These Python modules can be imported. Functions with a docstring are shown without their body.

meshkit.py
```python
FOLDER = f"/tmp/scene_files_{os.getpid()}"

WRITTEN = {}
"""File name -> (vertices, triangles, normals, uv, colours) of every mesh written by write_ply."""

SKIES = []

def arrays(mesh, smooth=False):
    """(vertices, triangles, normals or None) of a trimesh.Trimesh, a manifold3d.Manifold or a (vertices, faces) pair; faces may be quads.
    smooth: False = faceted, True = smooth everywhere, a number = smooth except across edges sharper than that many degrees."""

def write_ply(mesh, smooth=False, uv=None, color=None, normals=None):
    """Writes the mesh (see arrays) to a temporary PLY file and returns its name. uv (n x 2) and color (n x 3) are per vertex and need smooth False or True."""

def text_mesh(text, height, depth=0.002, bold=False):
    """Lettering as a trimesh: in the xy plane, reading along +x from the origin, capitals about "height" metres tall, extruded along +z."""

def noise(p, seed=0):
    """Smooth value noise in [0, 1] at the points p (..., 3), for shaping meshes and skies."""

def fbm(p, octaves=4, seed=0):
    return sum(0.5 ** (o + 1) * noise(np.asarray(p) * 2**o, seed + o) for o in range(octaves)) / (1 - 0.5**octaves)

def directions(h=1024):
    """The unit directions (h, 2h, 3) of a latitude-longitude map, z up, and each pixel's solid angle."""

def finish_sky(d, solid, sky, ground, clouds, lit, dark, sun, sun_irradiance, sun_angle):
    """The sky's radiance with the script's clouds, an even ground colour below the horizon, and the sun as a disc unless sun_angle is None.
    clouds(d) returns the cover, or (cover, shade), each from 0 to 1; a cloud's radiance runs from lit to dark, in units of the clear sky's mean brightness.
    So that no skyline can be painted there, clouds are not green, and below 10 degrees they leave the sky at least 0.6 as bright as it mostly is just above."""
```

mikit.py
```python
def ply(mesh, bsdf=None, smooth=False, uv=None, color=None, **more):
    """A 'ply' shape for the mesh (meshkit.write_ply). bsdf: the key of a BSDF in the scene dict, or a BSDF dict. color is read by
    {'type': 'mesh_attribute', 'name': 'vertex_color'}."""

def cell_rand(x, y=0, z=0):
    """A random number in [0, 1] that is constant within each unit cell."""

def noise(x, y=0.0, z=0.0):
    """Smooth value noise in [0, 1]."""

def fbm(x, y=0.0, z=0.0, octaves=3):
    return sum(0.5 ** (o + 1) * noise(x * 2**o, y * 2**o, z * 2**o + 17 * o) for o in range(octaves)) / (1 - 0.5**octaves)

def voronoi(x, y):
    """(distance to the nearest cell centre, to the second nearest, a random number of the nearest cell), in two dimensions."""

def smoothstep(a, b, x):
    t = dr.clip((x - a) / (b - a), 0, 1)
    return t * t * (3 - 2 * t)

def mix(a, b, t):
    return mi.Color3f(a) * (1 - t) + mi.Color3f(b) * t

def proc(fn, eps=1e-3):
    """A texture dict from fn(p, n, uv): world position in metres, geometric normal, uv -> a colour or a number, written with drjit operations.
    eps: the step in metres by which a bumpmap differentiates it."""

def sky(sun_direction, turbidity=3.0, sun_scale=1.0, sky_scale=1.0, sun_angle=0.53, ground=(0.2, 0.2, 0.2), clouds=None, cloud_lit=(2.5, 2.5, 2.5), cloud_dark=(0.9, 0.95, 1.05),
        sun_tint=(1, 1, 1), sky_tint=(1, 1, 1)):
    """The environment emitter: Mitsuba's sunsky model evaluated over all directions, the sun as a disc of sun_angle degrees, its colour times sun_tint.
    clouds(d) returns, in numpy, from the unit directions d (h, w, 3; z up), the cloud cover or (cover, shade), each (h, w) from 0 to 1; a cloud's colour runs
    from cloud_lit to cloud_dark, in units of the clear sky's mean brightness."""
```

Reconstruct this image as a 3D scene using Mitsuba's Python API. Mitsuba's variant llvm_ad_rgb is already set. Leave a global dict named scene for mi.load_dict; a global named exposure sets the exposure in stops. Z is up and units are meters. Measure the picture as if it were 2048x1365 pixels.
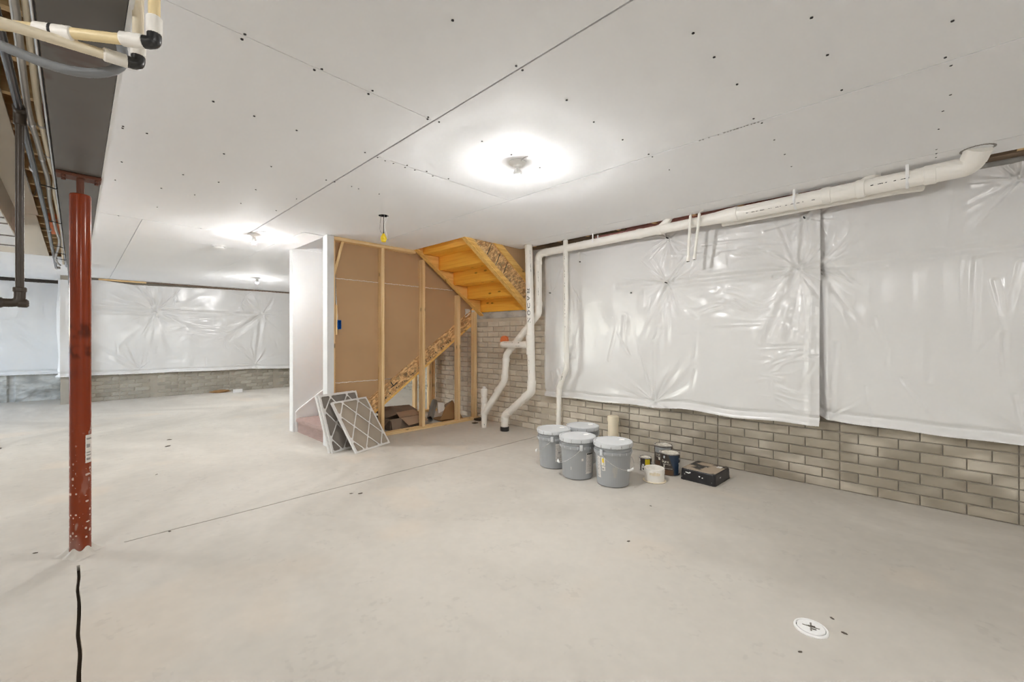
import math, random
import numpy as np, trimesh, shapely
import shapely.geometry as sg
from shapely import affinity
import drjit as dr
import mitsuba as mi
import mikit, meshkit
from mikit import noise, fbm, voronoi, smoothstep, mix, proc, cell_rand

T = mi.ScalarTransform4f
scene, labels = {}, {}
rng = np.random.default_rng(7)
random.seed(7)

# ------------------------------------------------------------------ camera, light, exposure
EYE = np.array([0.0, 0.0, 1.215])
YAW = math.radians(46.0)                      # from the y axis towards the x axis
FPX, HORIZON = 842.0, 678.0
fwd = np.array([math.sin(YAW), math.cos(YAW), 0.0])
scene['camera'] = {
    'type': 'perspective', 'fov_axis': 'x', 'fov': math.degrees(2 * math.atan(1024 / FPX)),
    'near_clip': 0.02, 'far_clip': 200.0,
    'principal_point_offset_y': (682.5 - HORIZON) / 1365.0,
    'to_world': T().look_at(origin=EYE.tolist(), target=(EYE + fwd).tolist(), up=[0, 0, 1])}
exposure = 2.22
BULB = 600.0                                  # radiance of the bare bulbs
BULB_RGB = (1.0, 0.995, 0.985)
scene['sky'] = mikit.sky([-0.5, 0.3, 0.6], turbidity=4.0, sun_scale=0.0, sky_scale=17.0, sky_tint=(1.12, 1.0, 0.86))
FILL_GAIN = 1.1                                   # gain of the added fill bulbs behind and left of the camera

H = 2.385                                     # underside of the ceiling boards
XR = 4.26                                     # concrete face of the right wall
YS = 4.78                                     # near face of the stair stud wall
YB, YL = 11.45, 12.5                          # the two back walls
XW, YN = -4.2, -2.6                           # left and near walls, outside the frame

# ------------------------------------------------------------------ helpers
def lin(r, g, b):
    f = lambda c: ((c / 255 + 0.055) / 1.055) ** 2.4 if c > 10 else c / 255 / 12.92
    return [f(r), f(g), f(b)]

def rgb(c): return {'type': 'rgb', 'value': [float(v) for v in c]}

def mat(name, color, rough=0.6, metallic=0.0, spec=0.5, bump=None, bump_scale=1.0, two=True, **kw):
    b = {'type': 'principled', 'base_color': proc(color) if callable(color) else rgb(color),
         'roughness': rough, 'metallic': metallic, 'specular': spec, **kw}
    if bump is not None:
        b = {'type': 'bumpmap', 'nested_texture': proc(bump), 'scale': bump_scale, 'nested_bsdf': b}
        b['arbitrary'] = b.pop('nested_texture')
    scene[name] = {'type': 'twosided', 'bsdf': b} if two else b
    return name

COUNT = {}
def key_for(base):
    n = COUNT.get(base, 0); COUNT[base] = n + 1
    return base if n == 0 else f'{base}_{n:03d}'

def add(name, mesh, m, parent=None, smooth=False, label=None, cat=None, group=None, kind=None, **kw):
    base = name if parent is None else f'{parent}__{name}'
    k = key_for(base)
    scene[k] = mesh if isinstance(mesh, dict) else mikit.ply(mesh, m, smooth=smooth, **kw)
    tag(k, label, cat, group, kind)
    return k

def tag(k, label=None, cat=None, group=None, kind=None):
    d = {}
    if label: d['label'] = label
    if cat: d['category'] = cat
    if group: d['group'] = group
    if kind: d['kind'] = kind
    if d: labels[k] = {**labels.get(k, {}), **d}

def thing(name, label, cat, group=None, kind=None):
    k = key_for(name); tag(k, label, cat, group, kind)
    return k

def cat_(ms): return trimesh.util.concatenate(ms)

def box(x0, x1, y0, y1, z0, z1, bev=0.0):
    if bev <= 0:
        m = trimesh.creation.box(extents=[x1 - x0, y1 - y0, z1 - z0])
        m.apply_translation([(x0 + x1) / 2, (y0 + y1) / 2, (z0 + z1) / 2]); return m
    p = []
    for x, sx in ((x0, 1), (x1, -1)):
        for y, sy in ((y0, 1), (y1, -1)):
            for z, sz in ((z0, 1), (z1, -1)):
                p += [[x + sx * bev, y, z], [x, y + sy * bev, z], [x, y, z + sz * bev]]
                p[-3:] = [[x, y + sy * bev, z + sz * bev], [x + sx * bev, y, z + sz * bev], [x + sx * bev, y + sy * bev, z]]
    return trimesh.convex.convex_hull(np.array(p))

def obox(L, W, Hh, bev=0.0):                   # box from the origin along x, y, z
    return box(0, L, 0, W, 0, Hh, bev)

def frame(m, o, ex, ey, ez):
    M = np.eye(4); M[:3, 0], M[:3, 1], M[:3, 2], M[:3, 3] = ex, ey, ez, o
    m = m.copy(); m.apply_transform(M); return m

def tube(points, r, n=16, caps=True):
    p = np.asarray(points, float); r = np.broadcast_to(r, (len(p),))
    t = np.gradient(p, axis=0) if len(p) > 2 else np.repeat((p[1] - p[0])[None], 2, 0)
    d = np.diff(p, axis=0); d /= np.linalg.norm(d, axis=1, keepdims=True) + 1e-12
    t = np.vstack([d[:1], d[:-1] + d[1:], d[-1:]]) if len(p) > 2 else np.vstack([d, d])
    t /= np.linalg.norm(t, axis=1, keepdims=True) + 1e-12
    a = np.cross(t[0], [0, 0, 1] if abs(t[0][2]) < 0.9 else [1, 0, 0]); a /= np.linalg.norm(a)
    A = []
    for k in range(len(p)):
        a = a - t[k] * (a @ t[k]); a /= np.linalg.norm(a); A.append(a)
    A = np.array(A); B = np.cross(t, A); ang = np.arange(n) * 2 * np.pi / n
    v = (p[:, None] + r[:, None, None] * (np.cos(ang)[None, :, None] * A[:, None] + np.sin(ang)[None, :, None] * B[:, None])).reshape(-1, 3)
    i, j = np.meshgrid(np.arange(len(p) - 1), np.arange(n), indexing='ij')
    q = np.stack([i * n + j, i * n + (j + 1) % n, (i + 1) * n + (j + 1) % n, (i + 1) * n + j], -1).reshape(-1, 4)
    f = [q[:, [0, 1, 2]], q[:, [0, 2, 3]]]
    if caps:
        v = np.vstack([v, p[0], p[-1]]); k = np.arange(n); c0, c1, b = len(v) - 2, len(v) - 1, (len(p) - 1) * n
        f += [np.stack([(k + 1) % n, k, np.full(n, c0)], -1), np.stack([b + k, b + (k + 1) % n, np.full(n, c1)], -1)]
    return trimesh.Trimesh(v, np.vstack(f), process=False)

def fillet(points, rad, n=8):
    p = [np.asarray(q, float) for q in points]; out = [p[0]]
    for k in range(1, len(p) - 1):
        a, b = p[k - 1] - p[k], p[k + 1] - p[k]; la, lb = np.linalg.norm(a), np.linalg.norm(b); a, b = a / la, b / lb
        ang = math.acos(np.clip(a @ b, -1, 1)); tl = min(rad / math.tan(ang / 2), la * .48, lb * .48)
        s, e = p[k] + a * tl, p[k] + b * tl
        for t in np.linspace(0, 1, n):
            out.append((1 - t) ** 2 * s + 2 * t * (1 - t) * p[k] + t * t * e)
    out.append(p[-1]); return np.array(out)

def spline(points, n=60):
    from scipy.interpolate import make_interp_spline
    p = np.asarray(points, float); d = np.r_[0, np.cumsum(np.linalg.norm(np.diff(p, axis=0), axis=1))]
    return make_interp_spline(d, p, k=min(3, len(p) - 1))(np.linspace(0, d[-1], n))

def cyl(a, b, r, n=20, bev=0.0):
    a, b = np.asarray(a, float), np.asarray(b, float); d = (b - a) / np.linalg.norm(b - a)
    if bev <= 0: return tube([a, b], r, n)
    return tube([a, a + d * bev, b - d * bev, b], [r - bev, r, r, r - bev], n)

def lathe(profile, center=(0, 0, 0), n=40):
    m = trimesh.creation.revolve(np.asarray(profile, float), sections=n)
    m.apply_translation(center); return m

def extrude(poly, h, z=0.0):
    ms = []
    for g in getattr(poly, 'geoms', [poly]):
        if g.is_empty or g.area < 1e-7: continue
        m = trimesh.creation.extrude_polygon(g, h, engine='earcut'); m.apply_translation([0, 0, z]); ms.append(m)
    return cat_(ms)

def grid(U, V, fn):                            # surface from arrays u (m), v (n)
    u, v = np.meshgrid(U, V, indexing='ij'); p = fn(u, v); m, n = u.shape
    i, j = np.meshgrid(np.arange(m - 1), np.arange(n - 1), indexing='ij')
    q = np.stack([i * n + j, (i + 1) * n + j, (i + 1) * n + j + 1, i * n + j + 1], -1).reshape(-1, 4)
    return trimesh.Trimesh(p.reshape(-1, 3), np.vstack([q[:, [0, 1, 2]], q[:, [0, 2, 3]]]), process=False)

# ------------------------------------------------------------------ materials
def c_floor(p, n, uv):
    big = fbm(p.x * 0.55 + 3, p.y * 0.55, 0.0, 4)
    sw = fbm(p.x * 2.2 + 4 * noise(p.x * .7, p.y * .7), p.y * 1.1 + 7, 3.0, 4)
    fine = fbm(p.x * 22, p.y * 22, 1.0, 3)
    c = mix((0.435, 0.406, 0.362), (0.535, 0.504, 0.456), smoothstep(0.28, 0.72, big * .5 + sw * .5))
    c = c * (0.965 + 0.07 * fine)
    rust = smoothstep(0.62, 0.8, fbm(p.x * 1.7 + 31, p.y * 1.7 + 12, 5.0, 3))
    c = mix(c, mi.Color3f(0.60, 0.49, 0.38), 0.22 * rust)
    d = smoothstep(0.72, 0.78, noise(p.x * 9 + 2, p.y * 9)) * smoothstep(0.55, 0.8, fbm(p.x * 40, p.y * 40, 2.0, 2))
    return c * (1 - 0.06 * d)
mat('m_floor', c_floor, 0.62, spec=0.35)
mat('m_groove', (0.10, 0.085, 0.07), 0.95, spec=0.1)
def c_board(p, n, uv):
    return mix((0.75, 0.757, 0.768), (0.79, 0.797, 0.806), fbm(p.x * 1.3, p.y * 1.3, p.z * 1.3, 3))
mat('m_board', c_board, 0.75, spec=0.25)
mat('m_board_cream', (0.60, 0.55, 0.47), 0.75, spec=0.2)
mat('m_paint', (0.63, 0.63, 0.625), 0.45, spec=0.35)
mat('m_trim', (0.85, 0.85, 0.84), 0.3, spec=0.5)
mat('m_dark', (0.03, 0.027, 0.025), 0.8, spec=0.2)
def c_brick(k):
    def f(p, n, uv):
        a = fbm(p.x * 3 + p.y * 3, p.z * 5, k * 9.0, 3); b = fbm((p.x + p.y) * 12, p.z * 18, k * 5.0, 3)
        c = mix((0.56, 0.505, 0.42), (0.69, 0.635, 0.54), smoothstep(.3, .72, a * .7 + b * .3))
        damp_and_dim = smoothstep(3.7, 2.2, p.y + 1.2 * noise(p.y * 2.5, p.z * 4)) * (0.55 + 0.45 * smoothstep(.3, .6, fbm(p.y * 3.3 + 7, p.z * 6, 1.0, 3)))  # damp stains, plus corner bricks kept lighter to stand in for missing light
        c = mix(c, c * mi.Color3f(0.49, 0.475, 0.445), damp_and_dim)
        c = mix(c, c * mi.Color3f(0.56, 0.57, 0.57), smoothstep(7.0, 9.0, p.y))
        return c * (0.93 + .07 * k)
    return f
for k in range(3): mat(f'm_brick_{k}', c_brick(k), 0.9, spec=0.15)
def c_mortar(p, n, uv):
    return mix((0.33, 0.298, 0.245), (0.42, 0.38, 0.315), fbm((p.x + p.y) * 6, p.z * 6, 2.0, 4)) * (0.85 + 0.75 * smoothstep(2.5, 3.6, p.y) - 0.62 * smoothstep(7.0, 9.0, p.y))  # joints lightened towards the corner along with the bricks, in place of light
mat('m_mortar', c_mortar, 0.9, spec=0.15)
def c_conc(p, n, uv):
    return mix((0.33, 0.325, 0.30), (0.56, 0.55, 0.515), smoothstep(.25, .7, fbm(p.x * 5, p.y * 5, p.z * 7, 4)))
mat('m_concrete', c_conc, 0.85, spec=0.2)
mat('m_plastic', (0.69, 0.685, 0.675), 0.22, spec=0.5)
def c_red(p, n, uv):
    c = mix((0.155, 0.024, 0.007), (0.205, 0.033, 0.011), fbm(p.x * 9 + p.y * 9, p.z * 2.0, 3.0, 3))
    sm = smoothstep(0.6, 0.78, fbm(p.x * 30 + 5, p.z * 12 + p.y * 20, 1.0, 3)) * smoothstep(0.55, 0.0, p.z)
    c = mix(c, mi.Color3f(0.42, 0.33, 0.27), 0.8 * sm)
    pk = smoothstep(0.74, 0.78, noise(p.x * 75, p.y * 75, p.z * 60)) * smoothstep(0.75, 0.35, p.z)
    c = mix(c, mi.Color3f(0.55, 0.44, 0.38), pk)
    base = smoothstep(0.2, 0.03, p.z + 0.16 * noise(p.x * 30, p.y * 30, p.z * 12))
    c = mix(c, mi.Color3f(0.30, 0.2, 0.17), 0.6 * base)
    mark = smoothstep(.055, .02, dr.abs(p.z - 1.26)) + smoothstep(.05, .015, dr.abs(p.z - 1.14))
    return c * (1 - 0.55 * dr.minimum(mark, 1) * smoothstep(0.35, 0.6, fbm(p.x * 40, p.y * 40, p.z * 20, 2)))
mat('m_red', c_red, 0.14, spec=0.25)
def c_steel(p, n, uv):
    c = mix((0.085, 0.080, 0.072), (0.12, 0.113, 0.103), fbm(p.x * 3, p.y * 2, p.z * 3, 3))
    s = smoothstep(0.6, 0.75, fbm(p.x * 7, p.y * 16, 4.0, 3)) * smoothstep(.35, .1, dr.abs(p.y - 2.1))
    return mix(c, mi.Color3f(0.09, 0.05, 0.04), 0.7 * s)
mat('m_steel', c_steel, 0.45, spec=0.4)
mat('m_rust', (0.10, 0.034, 0.018), 0.6, spec=0.3)

def pine(axis, c1, c2, kn=1.0):
    def f(p, n, uv):
        a, b, w = {'x': (p.y, p.z, p.x), 'y': (p.x, p.z, p.y), 'z': (p.x, p.y, p.z)}[axis]
        wob = noise(a * 6 + 3, b * 6, w * 1.1) * 0.05
        r = fbm((a + wob) * 70, (b + wob) * 70, w * 1.6, 3)
        c = mix(c1, c2, smoothstep(0.3, 0.7, r))
        d1, d2, cr = voronoi(w * 2.6 + 11.3, (a + b) * 7.0 + 4.7)
        k = smoothstep(0.10, 0.04, d1) * dr.select(cr > 0.62, 1.0, 0.0) * kn
        return mix(c, mi.Color3f(*c2) * 0.35, k * 0.85)
    return f
SP1, SP2 = (0.80, 0.60, 0.345), (0.66, 0.455, 0.225)
OP1, OP2 = (0.90, 0.50, 0.08), (0.82, 0.42, 0.06)
mat('m_pine_z', pine('z', SP1, SP2), 0.6, spec=0.25)
mat('m_pine_x', pine('x', SP1, SP2), 0.6, spec=0.25)
mat('m_stair_y', pine('y', OP1, OP2), 0.55, spec=0.25)
mat('m_stair_x', pine('x', (0.82, 0.53, 0.18), (0.70, 0.42, 0.12)), 0.55, spec=0.25)
def c_osb(p, n, uv):
    s, t = p.x * 0.82 + p.z * 0.57, p.z * 0.82 - p.x * 0.57
    s, t = s + .02 * noise(s * 20, t * 20), t + .012 * noise(s * 14, t * 30, 3)
    d1, d2, cr = voronoi(s * 17, t * 58)
    e1, e2, ce = voronoi(s * 34 + t * 22 + 5, t * 52 - s * 28)
    g1, g2, cg = voronoi(s * 20 - t * 20 + 9, t * 44 + s * 16)
    v = cr * .45 + ce * .35 + cg * .2
    c = mix((0.40, 0.21, 0.085), (0.80, 0.54, 0.27), smoothstep(.2, .75, v))
    return c * (1 - 0.45 * smoothstep(.84, .92, ce)) * (0.8 + 0.2 * smoothstep(0.0, 0.2, g2 - g1))
mat('m_osb', c_osb, 0.6, spec=0.3)
mat('m_paper', lambda p, n, uv: mix((0.42, 0.272, 0.152), (0.48, 0.315, 0.18), fbm(p.x * 2, p.z * 2, 1.0, 3)), 0.85, spec=0.1)
mat('m_tape', (0.72, 0.66, 0.58), 0.8, spec=0.15)
mat('m_carpet', lambda p, n, uv: mix((0.20, 0.135, 0.118), (0.40, 0.30, 0.275), noise(p.x * 260, p.y * 260, p.z * 260) * .6 + .4 * fbm(p.x * 25, p.y * 25, p.z * 25, 3)), 1.0, spec=0.05, sheen=0.4)
mat('m_pvc', (0.82, 0.795, 0.74), 0.33, spec=0.45)
mat('m_pvc_cream', (0.72, 0.64, 0.49), 0.4, spec=0.4)
mat('m_cpvc', (0.74, 0.60, 0.34), 0.35, spec=0.45)
mat('m_black', (0.018, 0.018, 0.018), 0.3, spec=0.5)
mat('m_blackpipe', (0.015, 0.015, 0.018), 0.22, spec=0.45)
mat('m_brownpipe', (0.035, 0.026, 0.018), 0.4, spec=0.35)
mat('m_hose', (0.20, 0.21, 0.22), 0.5, spec=0.3)
mat('m_conduit', (0.42, 0.40, 0.37), 0.3, metallic=0.4, spec=0.5)
mat('m_grey_plastic', (0.29, 0.30, 0.305), 0.38, spec=0.45)
mat('m_lid_plastic', (0.53, 0.545, 0.555), 0.4, spec=0.45)
mat('m_smear', (0.335, 0.325, 0.305), 0.5, spec=0.3)
mat('m_metal', (0.62, 0.61, 0.6), 0.3, metallic=0.9)
mat('m_white_plastic', (0.80, 0.80, 0.79), 0.35, spec=0.5)
mat('m_label', (0.60, 0.57, 0.53), 0.6, spec=0.3)
mat('m_ink', (0.03, 0.03, 0.03), 0.7, spec=0.2)
mat('m_ink_grey', (0.25, 0.24, 0.23), 0.7, spec=0.2)
mat('m_orange', (0.75, 0.22, 0.08), 0.5, spec=0.3)
mat('m_blue', (0.01, 0.12, 0.42), 0.4, spec=0.4)
mat('m_yellow', (0.75, 0.55, 0.02), 0.4, spec=0.4)
mat('m_card', lambda p, n, uv: mix((0.27, 0.155, 0.07), (0.34, 0.205, 0.10), fbm(p.x * 5, p.y * 5, p.z * 5, 3)), 0.85, spec=0.1)
mat('m_card_grey', lambda p, n, uv: mix((0.15, 0.11, 0.08), (0.28, 0.215, 0.165), fbm(p.x * 6, p.y * 6, p.z * 6, 4)), 0.85, spec=0.1)
mat('m_card_tan', (0.36, 0.25, 0.17), 0.85, spec=0.1)
mat('m_felt', (0.21, 0.20, 0.18), 0.8, spec=0.2)
mat('m_filter_frame', (0.66, 0.65, 0.63), 0.75, spec=0.15)
mat('m_media', (0.46, 0.40, 0.325), 0.9, spec=0.1)
mat('m_media_dark', (0.30, 0.27, 0.24), 0.9, spec=0.1)
mat('m_pink', lambda p, n, uv: mix((0.42, 0.17, 0.16), (0.66, 0.38, 0.35), fbm(p.x * 25, p.y * 25, p.z * 25, 3)), 1.0, spec=0.05)
mat('m_duct', (0.72, 0.74, 0.76), 0.4, spec=0.4)
mat('m_duct_side', (0.42, 0.37, 0.31), 0.6, spec=0.3)  # shade of the duct side is part of this tan
def c_dust(p, n, uv):
    up = smoothstep(0.80, 0.99, n.z) * smoothstep(0.30, 0.5, fbm(p.x * 11, p.y * 11, 2.0, 3)) * smoothstep(3.97, 3.90, p.x)
    sp = smoothstep(0.90, 0.93, noise(p.x * 40, p.y * 40, p.z * 40))
    return mix(mix((0.014, 0.014, 0.016), (0.33, 0.265, 0.20), up), mi.Color3f(0.6, 0.6, 0.6), 0.6 * sp * (1 - up))
mat('m_black_dusty', c_dust, 0.35, spec=0.5)
mat('m_can_dark', (0.045, 0.035, 0.03), 0.35, spec=0.5)
mat('m_can_navy', (0.018, 0.035, 0.065), 0.3, spec=0.5)
mat('m_can_brown', (0.10, 0.05, 0.025), 0.35, spec=0.5)
mat('m_can_lid', lambda p, n, uv: mix((0.45, 0.41, 0.34), (0.72, 0.69, 0.62), smoothstep(.35, .65, fbm(p.x * 60, p.y * 60, 1.0, 3))), 0.5, spec=0.4)
mat('m_can_yellow', (0.62, 0.48, 0.02), 0.35, spec=0.4)
mat('m_can_teal', (0.15, 0.22, 0.20), 0.35, spec=0.4)
def emitter(L): return {'type': 'area', 'radiance': {'type': 'rgb', 'value': [float(L * c) for c in BULB_RGB]}}

# ------------------------------------------------------------------ floor
cuts = [sg.LineString([(0.2 + 0.25 * k, 3.41 + 0.004 * math.sin(k * 1.9)) for k in range(17)]).buffer(0.0060, cap_style=2),
        sg.LineString([(0.008 + 0.0035 * math.sin(k * 2.3), 3.24 - 0.15 * k) for k in range(39)]).buffer(0.0062, cap_style=2),
        sg.LineString([(-4.0 + 0.5 * k, 7.36) for k in range(12)]).buffer(0.0022, cap_style=2)]
cuts.append(sg.Polygon([(0.36, 3.40), (0.42, 3.408), (0.40, 3.418), (0.37, 3.415)]))
slab = sg.box(XW - .2, YN - .2, 5.7, YL + .2).difference(shapely.union_all(cuts))
add('floor', extrude(slab, 0.03, -0.03), 'm_floor', label='light grey-beige troweled concrete floor with saw cuts', kind='structure')
add('groove_bottom', box(XW - .2, 5.7, YN - .2, YL + .2, -0.08, -0.03), 'm_groove', 'floor', label='dark bottom of the saw cuts')
chips = []
for cx, cy, s in ((0.41, 3.395, .012), (-0.16, 3.6, .012), (0.78, 6.48, .03), (0.72, 6.1, .035), (0.5, 4.9, .012), (2.3, 1.25, .012), (1.55, 3.15, .02), (1.5, 3.2, .014), (1.95, 0.33, .009), (2.2, 0.22, .012), (2.28, .27, .01), (1.05, .75, .008), (1.15, .1, .006), (-0.6, 7.3, .05), (2.9, 1.4, .01)):
    q = trimesh.creation.icosphere(subdivisions=1, radius=s); q.vertices *= [1, .55, .16]
    q.apply_transform(trimesh.transformations.rotation_matrix(rng.uniform(0, 3), [0, 0, 1])); q.apply_translation([cx, cy, .001]); chips.append(q)
add('debris', cat_(chips), 'm_groove', label='small dark crumbs and chips scattered on the floor', cat='debris', kind='stuff')

# ------------------------------------------------------------------ ceiling boards
stair_hole = sg.box(1.97, 4.875, 5.3, 5.845)
flight_hole = sg.box(3.095, 3.735, 5.3, 4.90)
bulk = sg.box(1.73, 4.85, 1.97, 5.88)
def panel(x0, x1, y0, y1, m='m_board', dz=None, hole=None, label=None):
    g = 0.0022; gl = .005 if x0 == 1.334 else g; gr = .004 if x1 == 1.334 else g
    p = sg.box(x0 + gl, y0 + g, x1 - gr, y1 - g).difference(stair_hole).difference(flight_hole)
    p = p.difference(pipe_holes)
    if hole is not None: p = p.difference(hole)
    if p.is_empty: return
    z = H + (rng.uniform(-.0012, .0012) if dz is None else dz)
    add('drywall_panel', extrude(p, 0.0127, z), m, 'ceiling', label=label)
tag('ceiling', 'white unfinished drywall ceiling with open joints and screw dots', None, None, 'structure')
XD = 4.03                                      # free edge of the boards at the right wall
pipe_holes = shapely.union_all([sg.Point(x, y).buffer(r, 8) for x, y, r in ((.145, 1.467, .02), (.122, 1.587, .02), (3.93, 3.508, .056), (4.03, 3.01, .036))])
wire_hole = sg.Point(2.032, 3.661).buffer(0.047, 10)
panel(0.112, 1.334, YN, 1.872); panel(0.112, 1.334, 1.872, 5.47)
panel(1.334, 2.553, YN, 2.495); panel(1.334, 2.553, 2.495, 4.85, hole=wire_hole)
panel(1.334, 1.73, 4.85, 5.47); panel(1.73, 2.553, 4.85, 5.47, dz=-.004); panel(1.70, 2.553, 5.47, 5.88, dz=-.004)
panel(2.553, 3.772, YN, 4.85)
panel(3.772, XD, YN, 5.0)
panel(0.112, 0.45, 5.47, YB); panel(0.45, 1.70, 5.47, 6.37); panel(0.45, 1.70, 6.37, YB)
panel(1.70, 2.92, 5.88, 9.35); panel(1.70, 2.92, 9.35, YB); panel(2.92, 4.14, 5.85, YB); panel(4.14, 5.5, 5.85, YB)
panel(-1.47, -0.245, YN, 3.2, 'm_board_cream'); panel(-1.47, -0.245, 3.2, 6.0, 'm_board_cream'); panel(-1.47, -0.26, 6.0, 8.85, 'm_board_cream')
panel(-1.47, -0.05, 8.85, YL); panel(-2.7, -1.47, YN, 5.0); panel(-2.7, -1.47, 5.0, YL); panel(XW, -2.7, YN, 5.0); panel(XW, -2.7, 5.0, YL)
panel(-0.05, 0.112, 9.3, YB)
SCREWS = [(0.45, 1.86), (0.45, 1.9), (0.72, 1.89), (0.74, 1.86), (0.97, 1.89), (0.97, 1.85), (1.29, 1.86), (1.3, 1.88), (1.36, 1.86), (0.47, 2.5), (0.65, 2.51), (0.86, 2.51), (0.65, 3.16), (0.92, 3.16), (1.26, 2.5), (1.35, 2.51), (1.41, 2.52), (1.47, 2.52), (1.55, 2.48), (1.56, 2.52), (1.63, 2.51), (1.7, 2.47), (0.96, 1.23), (1.31, 1.24), (1.35, 1.24), (1.67, 1.24), (1.94, 1.26), (2.23, 1.25), (1.67, 1.86), (1.92, 1.86), (2.2, 1.86), (1.64, 0.62), (1.86, 0.28), (1.84, 0.61), (2.15, 0.27), (2.11, 0.6), (2.5, 0.26), (2.5, 0.63), (2.58, 0.61), (2.85, 0.61), (3.12, 0.61), (3.37, 0.62), (2.85, 1.24), (2.52, 1.23), (2.57, 1.23), (2.24, -0.09), (2.51, -0.08), (2.6, -0.1), (2.91, -0.11), (3.09, -0.09), (3.34, -0.08), (3.69, -0.08), (3.77, -0.08), (3.85, -0.08), (0.18, 3.18), (0.18, 3.15), (0.28, 3.16), (0.21, 3.79), (0.53, 3.77), (0.74, 3.76), (0.98, 3.74), (0.2, 4.26), (0.46, 4.23), (0.67, 4.23), (0.99, 4.21), (0.5, 4.86), (0.28, 5.47), (1.28, 3.74), (1.27, 4.22), (0.92, 5.47), (1.28, 3.14), (1.34, 3.13), (1.47, 3.13), (1.53, 3.14), (1.7, 3.13), (1.78, 2.51), (1.89, 2.47), (-.4, 2.5), (-.45, 3.15), (-.33, 3.15)]
sc = []
for x, y in SCREWS:
    q = trimesh.creation.cylinder(radius=.0052, height=.004, sections=10); q.apply_translation([x, y, H]); sc.append(q)
add('screw_head', cat_(sc), 'm_ink', 'ceiling', label='dark drywall screw heads', kind='stuff')
pr_ = []
for y in np.arange(.60, .93, .017):
    if rng.random() < .8: pr_.append(frame(box(0, rng.uniform(.006, .012), 0, .010, -.0006, .0004), (2.548 + rng.uniform(-.002, .002), y, H - .0004 - .0012), (0, 1, 0), (1, 0, 0), (0, 0, 1)))
add('print', cat_(pr_), 'm_ink_grey', 'ceiling', label='faint printed row along a board edge', kind='stuff')
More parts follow.
